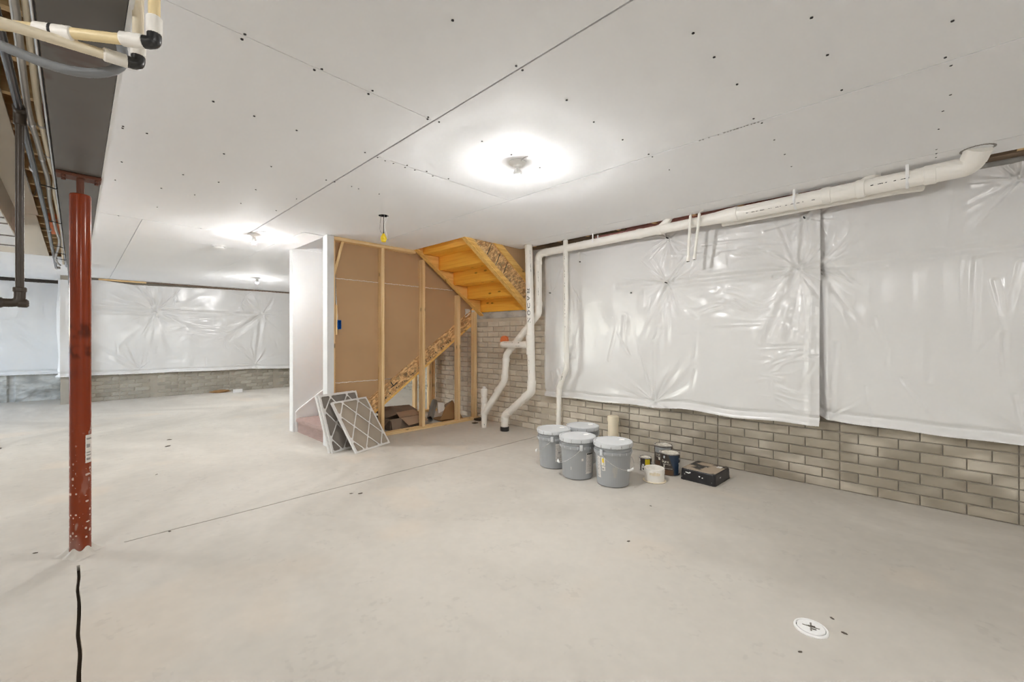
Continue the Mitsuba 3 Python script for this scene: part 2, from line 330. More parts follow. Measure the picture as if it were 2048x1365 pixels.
# joists and the deck over them
jo = [box(-1.4, XR, y - .02, y + .02, 2.41, 2.66) for y in np.arange(-2.5, 3.7, .406)] + [box(-1.4, 1.9, y - .02, y + .02, 2.41, 2.66) for y in np.arange(3.70, 11.3, .406)]
for m_ in jo[:]: pass
for m_ in jo: add('floor_joist', m_, 'm_pine_x', 'ceiling')
deck = sg.box(XW - .2, YN - .2, 5.8, YL + .2).difference(sg.box(1.97, 4.875, 5.3, 5.845)).difference(sg.box(2.2, 3.735, 5.3, 4.9))
add('subfloor', extrude(deck, .05, 2.665), 'm_osb', 'ceiling', label='dark strand board deck over the joists')

# ------------------------------------------------------------------ walls of the shell
def struct(name, mesh, m, label, smooth=False): return add(name, mesh, m, label=label, kind='structure', smooth=smooth)
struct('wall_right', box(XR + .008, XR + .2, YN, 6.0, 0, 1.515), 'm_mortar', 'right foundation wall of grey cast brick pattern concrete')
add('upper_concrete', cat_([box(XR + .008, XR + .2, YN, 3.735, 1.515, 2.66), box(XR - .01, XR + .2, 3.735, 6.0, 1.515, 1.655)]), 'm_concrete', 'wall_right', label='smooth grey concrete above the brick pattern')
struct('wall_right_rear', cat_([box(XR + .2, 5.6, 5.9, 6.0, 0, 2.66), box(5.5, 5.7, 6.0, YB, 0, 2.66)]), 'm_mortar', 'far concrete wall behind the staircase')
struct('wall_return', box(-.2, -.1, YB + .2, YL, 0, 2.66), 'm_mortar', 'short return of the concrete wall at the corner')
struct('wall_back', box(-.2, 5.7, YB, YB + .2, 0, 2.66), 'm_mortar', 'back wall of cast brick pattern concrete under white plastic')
Lw = 2.66
W_LEFT = [box(XW - .2, XW, YN, 7.6, 0, Lw), box(XW - .2, XW, 10.8, YL, 0, Lw), box(XW - .2, XW, 7.6, 10.8, 0, .25), box(XW - .2, XW, 7.6, 10.8, 2.2, Lw)]
struct('wall_left', cat_(W_LEFT), 'm_plastic', 'left wall with the daylight window opening')
struct('wall_near', box(XW - .2, XR + .2, YN - .2, YN, 0, Lw), 'm_plastic', 'near wall behind the camera')
add('window_1', cat_([box(XW - .12, XW - .04, 7.6, 10.8, .25, .31), box(XW - .12, XW - .04, 7.6, 10.8, 2.14, 2.2)] + [box(XW - .12, XW - .04, y, y + .06, .31, 2.14) for y in (7.6, 9.17, 10.74)]), 'm_trim', label='white window frame in the left wall', kind='structure')
scene['m_glass'] = {'type': 'thindielectric', 'int_ior': 1.5}
for y in (7.66, 9.23):
    add('pane', box(XW - .09, XW - .084, y, y + 1.51, .31, 2.14), 'm_glass', 'window_1')
# outside: pale ground so that daylight enters level
add('ground', box(-60, XW - .2, -30, 40, -.3, -.05), 'm_concrete', label='pale ground outside the window', kind='structure')

# rough split-face concrete of the back left wall
def rough(u, v):
    p = np.stack([u * 5.5, v * 9, np.zeros_like(u)], -1)
    n1 = meshkit.fbm(p, 4, 3); n2 = meshkit.fbm(p * 3.1, 3, 9)
    d = .09 * np.clip(n1 - .42, 0, 1) + .022 * n2
    pl = np.clip(np.abs(((u + .84) % 1.85) - .925), 0, .06); flat = np.minimum(np.abs(u + .86), 1) < .045
    d = np.where(flat, .004, d + .008)
    return np.stack([u, YL - d, v], -1)
add('wall_back_left', grid(np.arange(XW, -.1, .014), np.arange(0, .66, .014), rough), 'm_concrete', smooth=True, label='rough grey concrete foot of the wall at the far left', kind='structure')
add('wall_core', box(XW, -.1, YL, YL + .2, 0, 2.66), 'm_concrete', 'wall_back_left')

# ------------------------------------------------------------------ cast bricks
CO, BL, GAP = 0.0775, 0.2312, 0.0072
def brick_mesh(L, seed):
    r = np.random.default_rng(seed); nu, nv = (7, 4) if L > .15 else (4, 4)
    U, V = np.linspace(0, L, nu), np.linspace(0, CO - GAP, nv)
    def fn(u, v):
        edge = (u == 0) | (u == L) | (v == 0) | (v == CO - GAP)
        d = np.where(edge, -.0005, .0068 + r.uniform(-.0026, .0026, u.shape))
        uu = u + np.where(edge, 0, 0); du = np.where(u == U[1], -.7, 0) * (U[1] - .006) + np.where(u == U[-2], .7, 0) * (L - U[-2] - .006)
        dv = np.where(v == V[1], -1, 0) * (V[1] - .007) + np.where(v == V[-2], 1, 0) * (CO - GAP - V[-2] - .007)
        return np.stack([u + np.where(edge, 0, du), d, v + np.where(edge, 0, dv)], -1)
    return grid(U, V, fn)
BR = {}
for L in ('full', 'half'):
    l = BL - GAP if L == 'full' else BL / 2 - GAP
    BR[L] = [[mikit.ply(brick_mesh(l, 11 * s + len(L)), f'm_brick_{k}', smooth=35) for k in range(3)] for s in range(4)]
def face_tf(o, ex, ey):                        # local x along the wall, local y out of it
    M = np.eye(4); M[:3, 0], M[:3, 1], M[:3, 2], M[:3, 3] = ex, ey, (0, 0, 1), o
    return T(M)
def brick_rows(u0, u1, seam, rows, keep=None):
    """(u, z, kind) of the bricks of cast panels of four bricks; seam: where one panel starts."""
    out = []; k0 = math.floor((u0 - seam) / (4 * BL)) - 1; k1 = math.ceil((u1 - seam) / (4 * BL)) + 1
    for k in range(k0, k1):
        s = seam + k * 4 * BL
        for j in rows:
            if j % 2 == 0: items = [(0, 'full'), (1, 'full'), (2, 'full'), (3, 'full')]
            else: items = [(0, 'half'), (.5, 'full'), (1.5, 'full'), (2.5, 'full'), (3.5, 'half')]
            for a, kind in items:
                u = s + a * BL; e = u + (BL if kind == 'full' else BL / 2)
                if e > u1 + .02 or u < u0 - .02: continue
                out.append((u + GAP / 2, j * CO + GAP / 2, kind))
    return out
def lay(bricks, parent, org, ex, ey, limit):
    stuff = []
    for i, (u, z, kind) in enumerate(bricks):
        s, k = int(rng.integers(4)), int(rng.choice([0, 1, 1, 2, 2]))
        o = np.array(org, float) + np.array(ex) * u + np.array([0, 0, z])
        if i < limit:
            add('brick', {**BR[kind][s][k], 'to_world': face_tf(o, ex, ey)}, None, parent)
        else:
            stuff.append(frame(brick_mesh((BL if kind == 'full' else BL / 2) - GAP, s), o, ex, ey, (0, 0, 1)))
    if stuff: add('brick_field', cat_(stuff), 'm_brick_1', parent, label='small cast bricks in the shade under the stairs', kind='stuff')
# u runs along -y so that local y points out of the wall (to -x)
low = [b for b in brick_rows(-3.50, .90, -.455, range(0, 7))]
high = [b for b in brick_rows(-6.0, -3.45, -.455, range(0, 19))]
allb = low + high
allb.sort(key=lambda b: (-b[0]) + (0 if b[1] < .6 else .3))
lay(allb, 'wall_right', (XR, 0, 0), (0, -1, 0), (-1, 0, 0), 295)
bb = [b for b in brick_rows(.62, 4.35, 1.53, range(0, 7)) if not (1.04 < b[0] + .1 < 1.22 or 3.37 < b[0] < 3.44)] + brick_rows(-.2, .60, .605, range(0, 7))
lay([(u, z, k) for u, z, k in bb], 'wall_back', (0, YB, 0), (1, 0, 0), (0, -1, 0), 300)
rb = brick_rows(-10.5, -6.1, -6.1, range(0, 12))
st = [frame(brick_mesh((BL if k == 'full' else BL / 2) - GAP, 3), np.array([5.5, -u, z]), (0, -1, 0), (-1, 0, 0), (0, 0, 1)) for u, z, k in rb]
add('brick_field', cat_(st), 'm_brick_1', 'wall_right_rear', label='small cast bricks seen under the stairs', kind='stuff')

# ------------------------------------------------------------------ plastic covered insulation
def ridge(x): return 1 - np.abs(((x / np.pi) % 2) - 1) * 2
def drape(u, v, pins, creases, seed, base=.02):
    """Outward displacement of a taut plastic sheet pinned at points (u, v, depth, strength)."""
    r = np.random.default_rng(seed)
    p3 = lambda a, b, s: np.stack([u * a, v * b, np.full_like(u, s)], -1)
    d = base * (meshkit.fbm(p3(1.5, 1.3, seed), 3, seed) - .4) * 2.0
    d += .005 * (meshkit.fbm(p3(7, 1.1, 3.3), 3, seed + 1) - .5)
    for pu, pv, depth, st in pins:
        du, dv = u - pu, v - pv; rr = np.hypot(du, dv) + 1e-6; th = np.arctan2(dv, du)
        d -= depth * np.exp(-(rr / .22) ** 2) + .35 * depth * np.exp(-rr / .5)
        w = meshkit.noise(np.stack([np.cos(th) * 2 + 5, np.sin(th) * 2 + pu * 3, rr * 1.5], -1), seed + 5)
        tw = th + .35 * (meshkit.noise(np.stack([u * 3, v * 3, np.full_like(u, pu)], -1), seed + 6) - .5)
        env = rr / (rr + .05) * np.exp(-rr / (.30 * st + .05)) * smooth01(w, .25, .7)
        for n, a in ((9, .5), (14, .35), (23, .22), (31, .12)):
            d += st * .020 * a * env * ridge(n * tw + r.uniform(0, 6))
    star = []
    for pu, pv, depth, st in pins:
        for _ in range(int(16 * st)):
            a, l = r.uniform(0, 2 * np.pi), st * r.uniform(.12, .55); w_ = r.uniform(.005, .014)
            star.append((pu + .015 * np.cos(a), pv + .015 * np.sin(a), pu + l * np.cos(a), pv + l * np.sin(a) + .051, st * r.uniform(.002, .007), w_))
    for _ in range(26):
        pu, pv, a, l = r.uniform(u.min(), u.max()), r.uniform(.7, 2.1), r.normal(1.57, .35) + (np.pi if r.random() < .5 else 0), r.uniform(.2, .6)
        star.append((pu, pv, pu + l * np.cos(a), pv + l * np.sin(a), r.uniform(.0015, .004), r.uniform(.006, .02)))
    for (u0, v0, u1, v1, dep, wd) in list(creases) + star:
        L2 = (u1 - u0) ** 2 + (v1 - v0) ** 2; t = np.clip(((u - u0) * (u1 - u0) + (v - v0) * (v1 - v0)) / L2, 0, 1)
        dist = np.hypot(u - (u0 + t * (u1 - u0)), v - (v0 + t * (v1 - v0)))
        fade = np.where(t >= 1, 0, (1 - t) ** .8) if abs(v1 - v0) > .05 else 1.0
        d -= fade * (dep * np.exp(-(dist / wd) ** 2) - .6 * dep * np.exp(-((dist - 2 * wd) / wd) ** 2))
    return np.maximum(d, -.055 + .004 * np.tanh(d * 20))
def smooth01(x, a, b):
    t = np.clip((x - a) / (b - a), 0, 1); return t * t * (3 - 2 * t)
def crinkle(u, v, cu, cv, ru, rv, amp, seed):
    w = np.exp(-((u - cu) / ru) ** 2 - ((v - cv) / rv) ** 2)
    q = np.stack([u * 7 + 3 * meshkit.noise(np.stack([u * 5, v * 5, v * 0], -1), seed), v * 26 + 5 * meshkit.noise(np.stack([u * 3, v * 6, v * 0 + 4], -1), seed), np.zeros_like(u)], -1)
    return amp * w * (1 - 2 * np.abs(2 * meshkit.noise(q, seed + 1) - 1))

def sheet(U, lo, hi, nv, disp, place):
    V = np.linspace(0, 1, nv)
    def fn(u, t):
        a, b = lo(u), hi(u); v = a + (b - a) * t
        hem = np.exp(-((v - a) / .035) ** 2) * .018 - .02 * np.exp(-((v - a - .06) / .02) ** 2)
        return place(u, v, disp(u, v) + hem)
    return grid(U, V, fn)
# right wall, the sheet next to the pipes: u = y
PR1 = [(1.852, 1.787, .035, 1.0), (1.84, 2.241, .03, .8), (3.359, 1.795, .015, .45), (.726, 1.802, .035, 1.15), (.68, 2.217, .03, .9), (1.991, .549, .035, 1.2), (3.42, .53, .015, .3), (2.9, 2.25, .01, .3)]
CR1 = [(1.852, 1.787, .726, 1.802, .012, .02), (1.852, 1.787, 2.4, 1.80, .006, .02), (1.99, .55, 1.55, 1.15, .008, .03), (.74, 1.78, 1.0, 1.05, .016, .03), (1.85, 1.77, 2.1, 1.2, .01, .025), (1.84, 1.75, 1.83, 1.1, .008, .02), (.68, 2.2, .70, 1.85, .014, .02), (.74, 1.78, .80, .95, .012, .03)]
def disp1(u, v):
    d = drape(u, v, PR1, CR1, 5)
    d += crinkle(u, v, 1.25, 2.02, .42, .17, .0055, 3) + crinkle(u, v, 1.25, 1.52, .42, .24, .0046, 8) + crinkle(u, v, .78, 1.0, .22, .32, .006, 4)
    d += .012 * np.exp(-((u - .64) / .03) ** 2)
    return d - .05 * smooth01(u, 3.43, 3.5)
lo1 = lambda u: np.interp(u, [.56, .75, 1.2, 1.7, 2.0, 2.5, 3.49], [.515, .508, .502, .52, .498, .50, .487]) + .006 * np.sin(u * 9)
hi1 = lambda u: np.interp(u, [.56, 1.0, 3.4, 3.49], [2.315, 2.315, 2.285, 2.22]) + .006 * np.sin(u * 21)
add('plastic_sheet', sheet(np.arange(.575, 3.49, .0068), lo1, hi1, 300, disp1, lambda u, v, d: np.stack([4.172 - d, u, v], -1)), 'm_plastic', smooth=True,
    label='wide white plastic sheet on the right wall behind the thin vent pipe', cat='plastic sheet', group='plastic sheets on the walls')
PR2 = [(.60, 1.80, .035, 1.2), (.62, 2.217, .02, .6), (.52, .58, .03, .7), (-.47, 2.247, .03, .8), (-.62, .53, .03, .7)]
CR2 = [(.60, 1.80, .10, 1.25, .010, .03), (.60, 1.8, .3, 1.3, .012, .03), (-.5, .55, .1, .95, .010, .04), (-.28, 1.75, -.25, 1.0, .006, .015), (-.47, 1.7, -.40, 1.25, .006, .012), (-.36, 1.6, -.41, 1.3, .006, .012), (-.55, 1.6, -.56, 1.2, .01, .015), (.60, 1.80, -.6, 1.83, .006, .02)]
lo2 = lambda u: np.interp(u, [-.9, -.48, .1, .45, .53, .62], [.525, .53, .545, .555, .56, .60]) + .003 * np.sin(u * 13)
hi2 = lambda u: np.interp(u, [-.9, -.47, -.1, .62], [2.372, 2.362, 2.325, 2.31]) + .006 * np.sin(u * 17)
def disp2(u, v):
    d = drape(u, v, PR2, CR2, 12) + .004 * ridge(u * 40 + 1.5 * np.sin(v * 3)) * smooth01(meshkit.noise(np.stack([u * 5, v * 1.2, v * 0], -1), 4), .55, .8)
    return d - .02 - .025 * smooth01(u, .48, .60) + .02 * np.exp(-((u - .53) / .02) ** 2) * smooth01(v, 1.9, 1.6)
add('plastic_sheet', sheet(np.arange(-.85, .625, .0065), lo2, hi2, 270, disp2, lambda u, v, d: np.stack([4.17 - d, u, v], -1)), 'm_plastic', smooth=True,
    label='white plastic sheet at the right edge with long vertical creases', cat='plastic sheet', group='plastic sheets on the walls')
# pin heads that hold the two sheets
pins = [(1.852, 1.787), (1.84, 2.241), (3.359, 1.795), (2.235, 1.712), (2.901, 2.132), (.68, 2.217)]
for y, z in pins:
    add('pin', cyl((4.20, y, z), (4.158, y, z), .006, 10), 'm_ink', 'plastic_sheet')
# back wall sheet: u = x
PB = [(1.156, 1.786, .05, 1.6), (3.123, 1.806, .05, 1.3), (2.777, 2.226, .03, .8), (2.985, .606, .04, 1.2), (.888, .586, .04, 1.2)]
CB = [(-.1, 1.80, 1.1, 1.79, .010, .03), (1.156, 1.786, 3.1, 1.80, .008, .03), (3.1, 1.78, 2.2, 1.0, .016, .05), (3.1, 1.78, 2.35, 1.25, .012, .035), (3.12, 1.78, 2.98, .65, .016, .035), (.9, .6, .2, 1.1, .012, .04), (1.156, 1.78, 1.9, 1.35, .012, .04)]
add('plastic_sheet', sheet(np.arange(-.19, 4.4, .0125), lambda u: np.interp(u, [-.2, .2, 2.9, 3.72], [.51, .51, .50, .475]) + .004 * np.sin(5 * u), lambda u: np.interp(u, [-.2, .35, .8, 3.7], [2.31, 2.345, 2.30, 2.372]), 170,
    lambda u, v: drape(u, v, PB, CB, 21, .03) + crinkle(u, v, 2.1, 1.45, .8, .3, .004, 6), lambda u, v, d: np.stack([u, 11.37 - d, v], -1)), 'm_plastic', smooth=True,
    label='white plastic sheet with star creases on the back wall, right of the red column', cat='plastic sheet', group='plastic sheets on the walls')
# the sheet on the corner return and on the back left wall
add('plastic_sheet', sheet(np.arange(XW + .02, -.20, .014), lambda u: .517 + .003 * np.sin(6 * u), lambda u: 2.318 + 0 * u, 150,
    lambda u, v: drape(u, v, [(-1.3, 1.9, .03, 1.0), (-3, 1.8, .04, 1)], [(-1.1, 1.55, -.35, .9, .012, .06), (-.9, 1.5, -.3, .75, .012, .05)], 31, .03), lambda u, v, d: np.stack([u, YL - .09 - d, v], -1)), 'm_plastic', smooth=True,
    label='white plastic sheet on the back left wall left of the red column', cat='plastic sheet', group='plastic sheets on the walls')
def corner(u, v, d):
    x, y = np.where(u < 0, -.215 - d, -.215 + u), np.where(u < 0, 11.30 - u, 11.30 - d)
    return np.stack([x, y, v], -1)
add('plastic_sheet', sheet(np.linspace(-1.1, .42, 110), lambda u: .50 + .012 * np.cos(u * 9), lambda u: 2.30 + 0 * u, 120,
    lambda u, v: .03 * np.exp(-(u / .06) ** 2) * (.7 + .5 * np.sin(v * 5)) + .010 * ridge(v * 8 + u * 9) * meshkit.noise(np.stack([u * 4, v * 3, v * 0], -1), 2) * np.exp(-(u / .2) ** 2) + .008 * meshkit.fbm(np.stack([u * 3, v * 2, v * 0], -1), 3, 5), corner), 'm_plastic', smooth=True,
    label='narrow bulging plastic wrap around the wall corner directly left of the red column', cat='plastic sheet', group='plastic sheets on the walls')
add('pier', box(-.2, .165, 11.33, YB, 0, 2.66), 'm_mortar', 'wall_back', label='plain concrete pier at the wall corner')

# pink insulation and wood behind the top of the sheets
for k, (y0, y1) in enumerate(((.75, 1.5), (1.5, 2.05), (2.05, 2.7), (-.05, .7))):
    def fn(u, v, y0=y0, k=k):
        a = v * math.pi; q = meshkit.fbm(np.stack([u * 14, v * 3, u * 0 + k], -1), 3, k)
        r_ = .025 + .03 * q
        return np.stack([4.225 - r_ * np.sin(a) * 1.1, u, 2.395 - r_ * 1.6 * np.cos(a)], -1)
    add('insulation_batt', grid(np.linspace(y0, y1, 50), np.linspace(0, 1, 12), fn), 'm_pink', smooth=True, label='pink fibreglass insulation ' + ['above the hanging drain tails', 'behind the white pipe branch', 'above the pipe clamp near the thin vent', 'above the pipe beside the two clamps'][k], cat='insulation', group='pink insulation pieces')
add('sill_plate', box(4.16, 4.26, 2.3, 3.7, 2.40, 2.44, .003), 'm_card_grey', 'ceiling', label='wood sill plate on top of the right wall')
add('sill_plate', box(4.16, 4.26, YN, -.12, 2.40, 2.44, .003), 'm_card_grey', 'ceiling', label='wood sill plate at the right end of the wall')
add('rim_board', box(4.235, 4.262, YN, 3.7, 2.44, 2.664), 'm_osb', 'ceiling')
add('nailer', box(.30, 1.0, 11.36, 11.40, 2.345, 2.378, .003), 'm_pine_x', 'wall_back', label='wood strip along the top of the back wall')
add('nailer', box(1.0, 5.4, 11.36, 11.40, 2.352, 2.378, .003), 'm_card_grey', 'wall_back', label='dark strip along the top of the back wall')
add('nailer', box(XW, -.2, 12.40, 12.44, 2.322, 2.378, .003), 'm_brownpipe', 'wall_back_left', label='dark strip along the top of the wall')
# ------------------------------------------------------------------ stair enclosure
wall_st = 'wall_stairs'
tag(wall_st, 'open stud wall beside the staircase with brown drywall back', kind='structure')
SY0, SY1 = YS, YS + .089
add('bottom_plate', box(2.03, 4.25, SY0, SY1, 0, .038, .002), 'm_pine_x', wall_st)
add('top_plate', box(2.03, 3.12, SY0, SY1, H - .042, H - .002, .002), 'm_pine_x', wall_st)
def fz(x): return 2.385 - (x - 3.12) * .714     # underside line of the upper flight
for x in (2.627, 3.227, 3.832, 4.150):
    top = H - .042 if x < 3.1 else min(H - .003, fz(x + .04) - .003)
    m_ = box(x, x + .040, SY0, SY1, .038, top, .002)
    add('stud', m_, 'm_pine_z', wall_st)
add('stud', box(2.022, 2.060, SY0 + .02, SY1, .038, H - .042, .002), 'm_pine_z', wall_st)
add('blocking', box(2.058, 2.078, SY0 + .004, SY0 + .044, 1.26, 1.60, .002), 'm_pine_z', wall_st, label='short pale wood block')
brace = cat_([frame(obox(.50, .012, .03), (2.065, SY0 + .03, 1.95), (.25, 0, .968), (0, 1, 0), (-.968, 0, .25))])
add('brace', brace, 'm_pine_z', wall_st)
# brown paper backs of the boards, above the sloping stringer
def sz(x): return .42 + (x - 2.729) * .712      # lower edge of the lower stringer
def slope_poly(z0, z1):
    p = sg.box(2.062, z0, 4.255, z1)
    low = sg.Polygon([(1.5, sz(1.5) + .217), (4.6, sz(4.6) + .217), (4.6, 3.5), (1.5, 3.5)])
    up = sg.Polygon([(3.0, fz(3.0) + .01), (4.5, fz(4.5) + .01), (4.5, 0), (1.5, 0), (1.5, 3.0)])
    return p.intersection(low).intersection(sg.box(1.9, 0, 4.3, 2.66))
def wall_plate(poly, y, t):                     # polygon in x, z -> board of thickness t behind y
    m = extrude(poly, t); v = m.vertices.copy(); m.vertices = np.stack([v[:, 0], y + t - v[:, 2], v[:, 1]], -1); return m
z_cuts = [0.10, 0.700, 1.918, 2.655]
for a, b in zip(z_cuts[:-1], z_cuts[1:]):
    pl = slope_poly(a + .004, b - .004)
    add('drywall_back', wall_plate(pl, SY1 + .002, .0127), 'm_paper', wall_st, label='brown paper back of drywall')
for z in z_cuts[1:3]:
    x1 = 2.625
    tw = [(x, SY1 + .001 + .0015 * math.sin(x * 90), z + .0022 * math.sin(x * 70)) for x in np.arange(2.065, x1 if z < 1 else 3.80, .012)]
    add('joint_bead', tube(tw, .0052, 6), 'm_tape', wall_st, label='white ragged joint between the boards')
# white painted end of the stud wall and the far stair wall
add('end_board', cat_([box(1.955, 1.968, SY0 - .013, SY1 + .0145, 0, 2.66, .001), box(1.955, 2.032, SY0 - .013, SY0 - .001, 0.0, H - .003, .001)]), 'm_paint', wall_st, label='white painted drywall end with corner bead')
add('inner_board', wall_plate(sg.box(1.968, .02, 4.255, 2.655).intersection(sg.Polygon([(1.5, sz(1.5) + .22), (4.6, sz(4.6) + .22), (4.6, 3.5), (1.5, 3.5)])), SY1 + .016, .004), 'm_paint', wall_st)
wall_fs = 'wall_stairs_rear'
tag(wall_fs, 'white painted wall on the far side of the staircase', kind='structure')
under = sg.Polygon([(1.5, sz(1.5) + .12), (4.6, sz(4.6) + .12), (4.6, 4.8), (1.5, 4.8)])
add('board', wall_plate(sg.box(1.955, 0, 5.4, 4.8).intersection(under.union(sg.box(1.9, 0, 2.25, 4.8))), 5.845, .013), 'm_paint', wall_fs)
add('end_board', box(1.955, 1.968, 5.858, 5.965, 0, H - .003, .002), 'm_paint', wall_fs)
add('outer_board', wall_plate(sg.box(1.955, 0, 4.25, 2.655).intersection(under.union(sg.box(1.9, 0, 2.25, 4.8))), 5.953, .012), 'm_paint', wall_fs)
for x in (3.815, 4.1, 4.165, 3.94, 3.2, 2.6):
    add('stud', box(x, x + .038, 5.86, 5.95, .038, sz(x) + .12, .002), 'm_pine_z', wall_fs)
add('bottom_plate', box(2.3, 4.25, 5.86, 5.95, 0, .038, .002), 'm_pine_x', wall_fs)

def wedge(x0, x1, z0f, h, y0, y1):              # sloping board: lower edge z0f(x), vertical height h
    pts = [(x0, z0f(x0)), (x1, z0f(x1)), (x1, z0f(x1) + h), (x0, z0f(x0) + h)]
    return wall_plate(sg.Polygon(pts), y0, y1 - y0)
# lower flight
s1 = thing('staircase', 'lower staircase with carpeted first step beside the leaning filters', 'staircase')
def st_low(x): return sz(x)
p = sg.Polygon([(2.18, .03), (2.1, .03), (2.1, sz(2.1) + .235), (4.16, sz(4.16) + .235), (4.16, sz(4.16)), (2.19, .035)])
add('stringer', wall_plate(p.buffer(0), SY1 - .001 + .018, .032), 'm_osb', s1, label='strand board stringer with black print')
scene[f'{s1}__stringer'] = mikit.ply(wall_plate(sg.Polygon([(2.185, .035), (2.1, .035), (2.1, sz(2.1) + .215), (4.16, sz(4.16) + .215), (4.16, sz(4.16))]), SY1 + .001, .022), 'm_osb')
add('stringer', wall_plate(sg.Polygon([(2.6, sz(2.6)), (2.6, sz(2.6) + .2), (4.16, sz(4.16) + .2), (4.16, sz(4.16))]), 5.808, .014), 'm_osb', s1)
add('ledger', wedge(2.25, 4.16, lambda x: sz(x) - .034, .034, SY1 + .0005, SY1 + .034), 'm_stair_x', s1, label='pale wood strip under the stringer')
ink = []
for k in range(34):                             # worn black print along the stringer
    x = 2.73 + k * .031 + rng.uniform(-.004, .004)
    if rng.random() < .22: continue
    w, hh = rng.uniform(.008, .020), rng.uniform(.010, .022)
    o = (x, SY1 + .0002, sz(x) + .03 + rng.uniform(-.006, .01)); ink.append(frame(obox(w, .0012, hh), o, (.815, 0, .58), (0, 1, 0), (-.58, 0, .815)))
ring_ = sg.Point(0, 0).buffer(.026).difference(sg.Point(0, 0).buffer(.021)).union(sg.box(-.012, -.014, -.007, .014)).union(sg.box(-.012, -.003, .012, .003)).union(sg.box(.007, -.014, .012, .014))
ink.append(frame(extrude(ring_, .0012), (3.02, SY1 + .0004, sz(3.02) + .115), (.815, 0, .58), (-.58, 0, .815), (0, -1, 0)))
for dx, w, hh in ((2.84, .012, .07), (2.815, .06, .012), (2.86, .05, .012)):
    ink.append(frame(obox(w, .0012, hh), (dx, SY1 + .0002, sz(dx) + .10), (.815, 0, .58), (0, 1, 0), (-.58, 0, .815)))
add('print', cat_(ink), 'm_ink', f'{s1}__stringer', label='black printed lumber marks', kind='stuff')
RISE, RUN = .184, .258
for k in range(8):
    x0 = 2.0 + k * RUN; z = RISE * (k + 1); y0, y1 = SY1 + .024, 5.806
    prof = [(x0 + .004, z - RISE), (x0 + .004, z - .06), (x0 - .016, z - .048), (x0 - .022, z - .025), (x0 - .014, z - .006), (x0 + .004, z), (x0 + RUN, z), (x0 + RUN, z - .035), (x0 + .03, z - .035), (x0 + .03, z - RISE)]
    m_ = wall_plate(sg.Polygon(prof), y0, y1 - y0)
    if k < 3:
        m_ = m_.subdivide_to_size(.03)
        nn = m_.vertex_normals; m_.vertices = m_.vertices + nn * (.004 * (meshkit.noise(m_.vertices * 90, 3)[:, None] - .5))
        add('step', m_, 'm_carpet', s1, label='mauve carpet covered step', smooth=50)
    else:
        add('step', m_, 'm_stair_y', s1)
# sloping skirt boards
sk = sg.Polygon([(1.985, 0), (1.985, .262), (2.02, .30), (4.2, .30 + 2.18 * .712), (4.2, -.18 + 2.18 * .712), (2.35, 0)])
add('skirt', wall_plate(sk, 5.824, .016), 'm_trim', s1, label='white sloping skirt board')
cap = sg.LineString([(1.99, .258), (2.02, .292), (4.2, .292 + 2.18 * .712)]).buffer(.008)
add('skirt_cap', wall_plate(cap, 5.812, .012), 'm_trim', s1)
# upper flight
s2 = thing('staircase', 'orange lit underside of the upper wooden stair flight below the ceiling', 'staircase')
for k in range(5):
    x0 = 3.463 + (k - 1) * .254; zb = 2.158 - (k - 1) * .181
    if k < 5: add('riser', box(x0 - .002, x0 + .018, 3.782, 4.742, zb - .005, min(zb + .181, 2.655), .001), 'm_stair_y', s2)
    if zb + .16 < 2.64: add('tread', box(x0 - .002, x0 + .285, 3.782, 4.742, zb - .022 - .004 + .0, zb - .006, .001) if False else box(x0 - .25, x0 + .02, 3.782, 4.742, zb + .182, zb + .206, .001), 'm_stair_y', s2)
add('tread', box(4.22, 4.258, 3.782, 4.742, 1.66, 1.69), 'm_stair_y', s2)
def fz_(x): return fz(x)
X0F, X1F = 2.70, 4.249
add('stringer', wedge(X0F, X1F, fz_, .33, 3.742, 3.780), 'm_osb', s2, label='strand board stringer with saw scores')
add('stringer', wedge(X0F, X1F, fz_, .33, 4.744, 4.778), 'm_stair_x', s2)
add('ledger', wedge(X0F, X1F, lambda x: fz(x) - .0, .052, 3.728, 3.744), 'm_stair_x', s2, label='pale strip along the lower edge')
add('ledger', wedge(X0F, X1F, lambda x: fz(x) - .022, .022, 3.735, 3.80), 'm_stair_x', s2)
add('ledger', wedge(X0F, X1F, lambda x: fz(x) - .022, .022, 4.700, 4.778), 'm_stair_x', s2)
add('top_rail', wedge(X0F, X1F, lambda x: fz(x) + .30, .105, 3.724, 3.742), 'm_stair_x', s2, label='pale wood board on top of the stringer')
sco = []
for x in (3.44, 3.585, 3.715):
    sco.append(frame(obox(.0075, .0015, .165), (x, 3.7405, fz(x) + .075), (.82, 0, -.57), (0, 1, 0), (.45, 0, .893)))
sco.append(frame(obox(.006, .0015, .06), (3.69, 3.7405, fz(3.69) + .12), (.82, 0, .57), (0, 1, 0), (-.7, 0, .714)))
add('score', cat_(sco), 'm_ink', f'{s2}__stringer', label='dark saw scores', kind='stuff')
blk = []
for k in range(4):                              # little wedges where the risers meet the far stringer
    x0 = 3.463 + k * .254; zb = 2.158 - k * .181
    blk.append(wall_plate(sg.Polygon([(x0 - .012, zb - .004), (x0 - .012, zb + .17), (x0 - .24, zb + .17)]), 4.728, .015))
add('wedge', cat_(blk), 'm_stair_x', s2)
add('drywall_back', wall_plate(sg.Polygon([(3.3, fz(3.3) + .36), (4.266, fz(4.266) + .36), (4.266, 2.655), (3.3, 2.655)]), 3.746, .012), 'm_paper', s2, label='brown paper back of drywall over the flight')
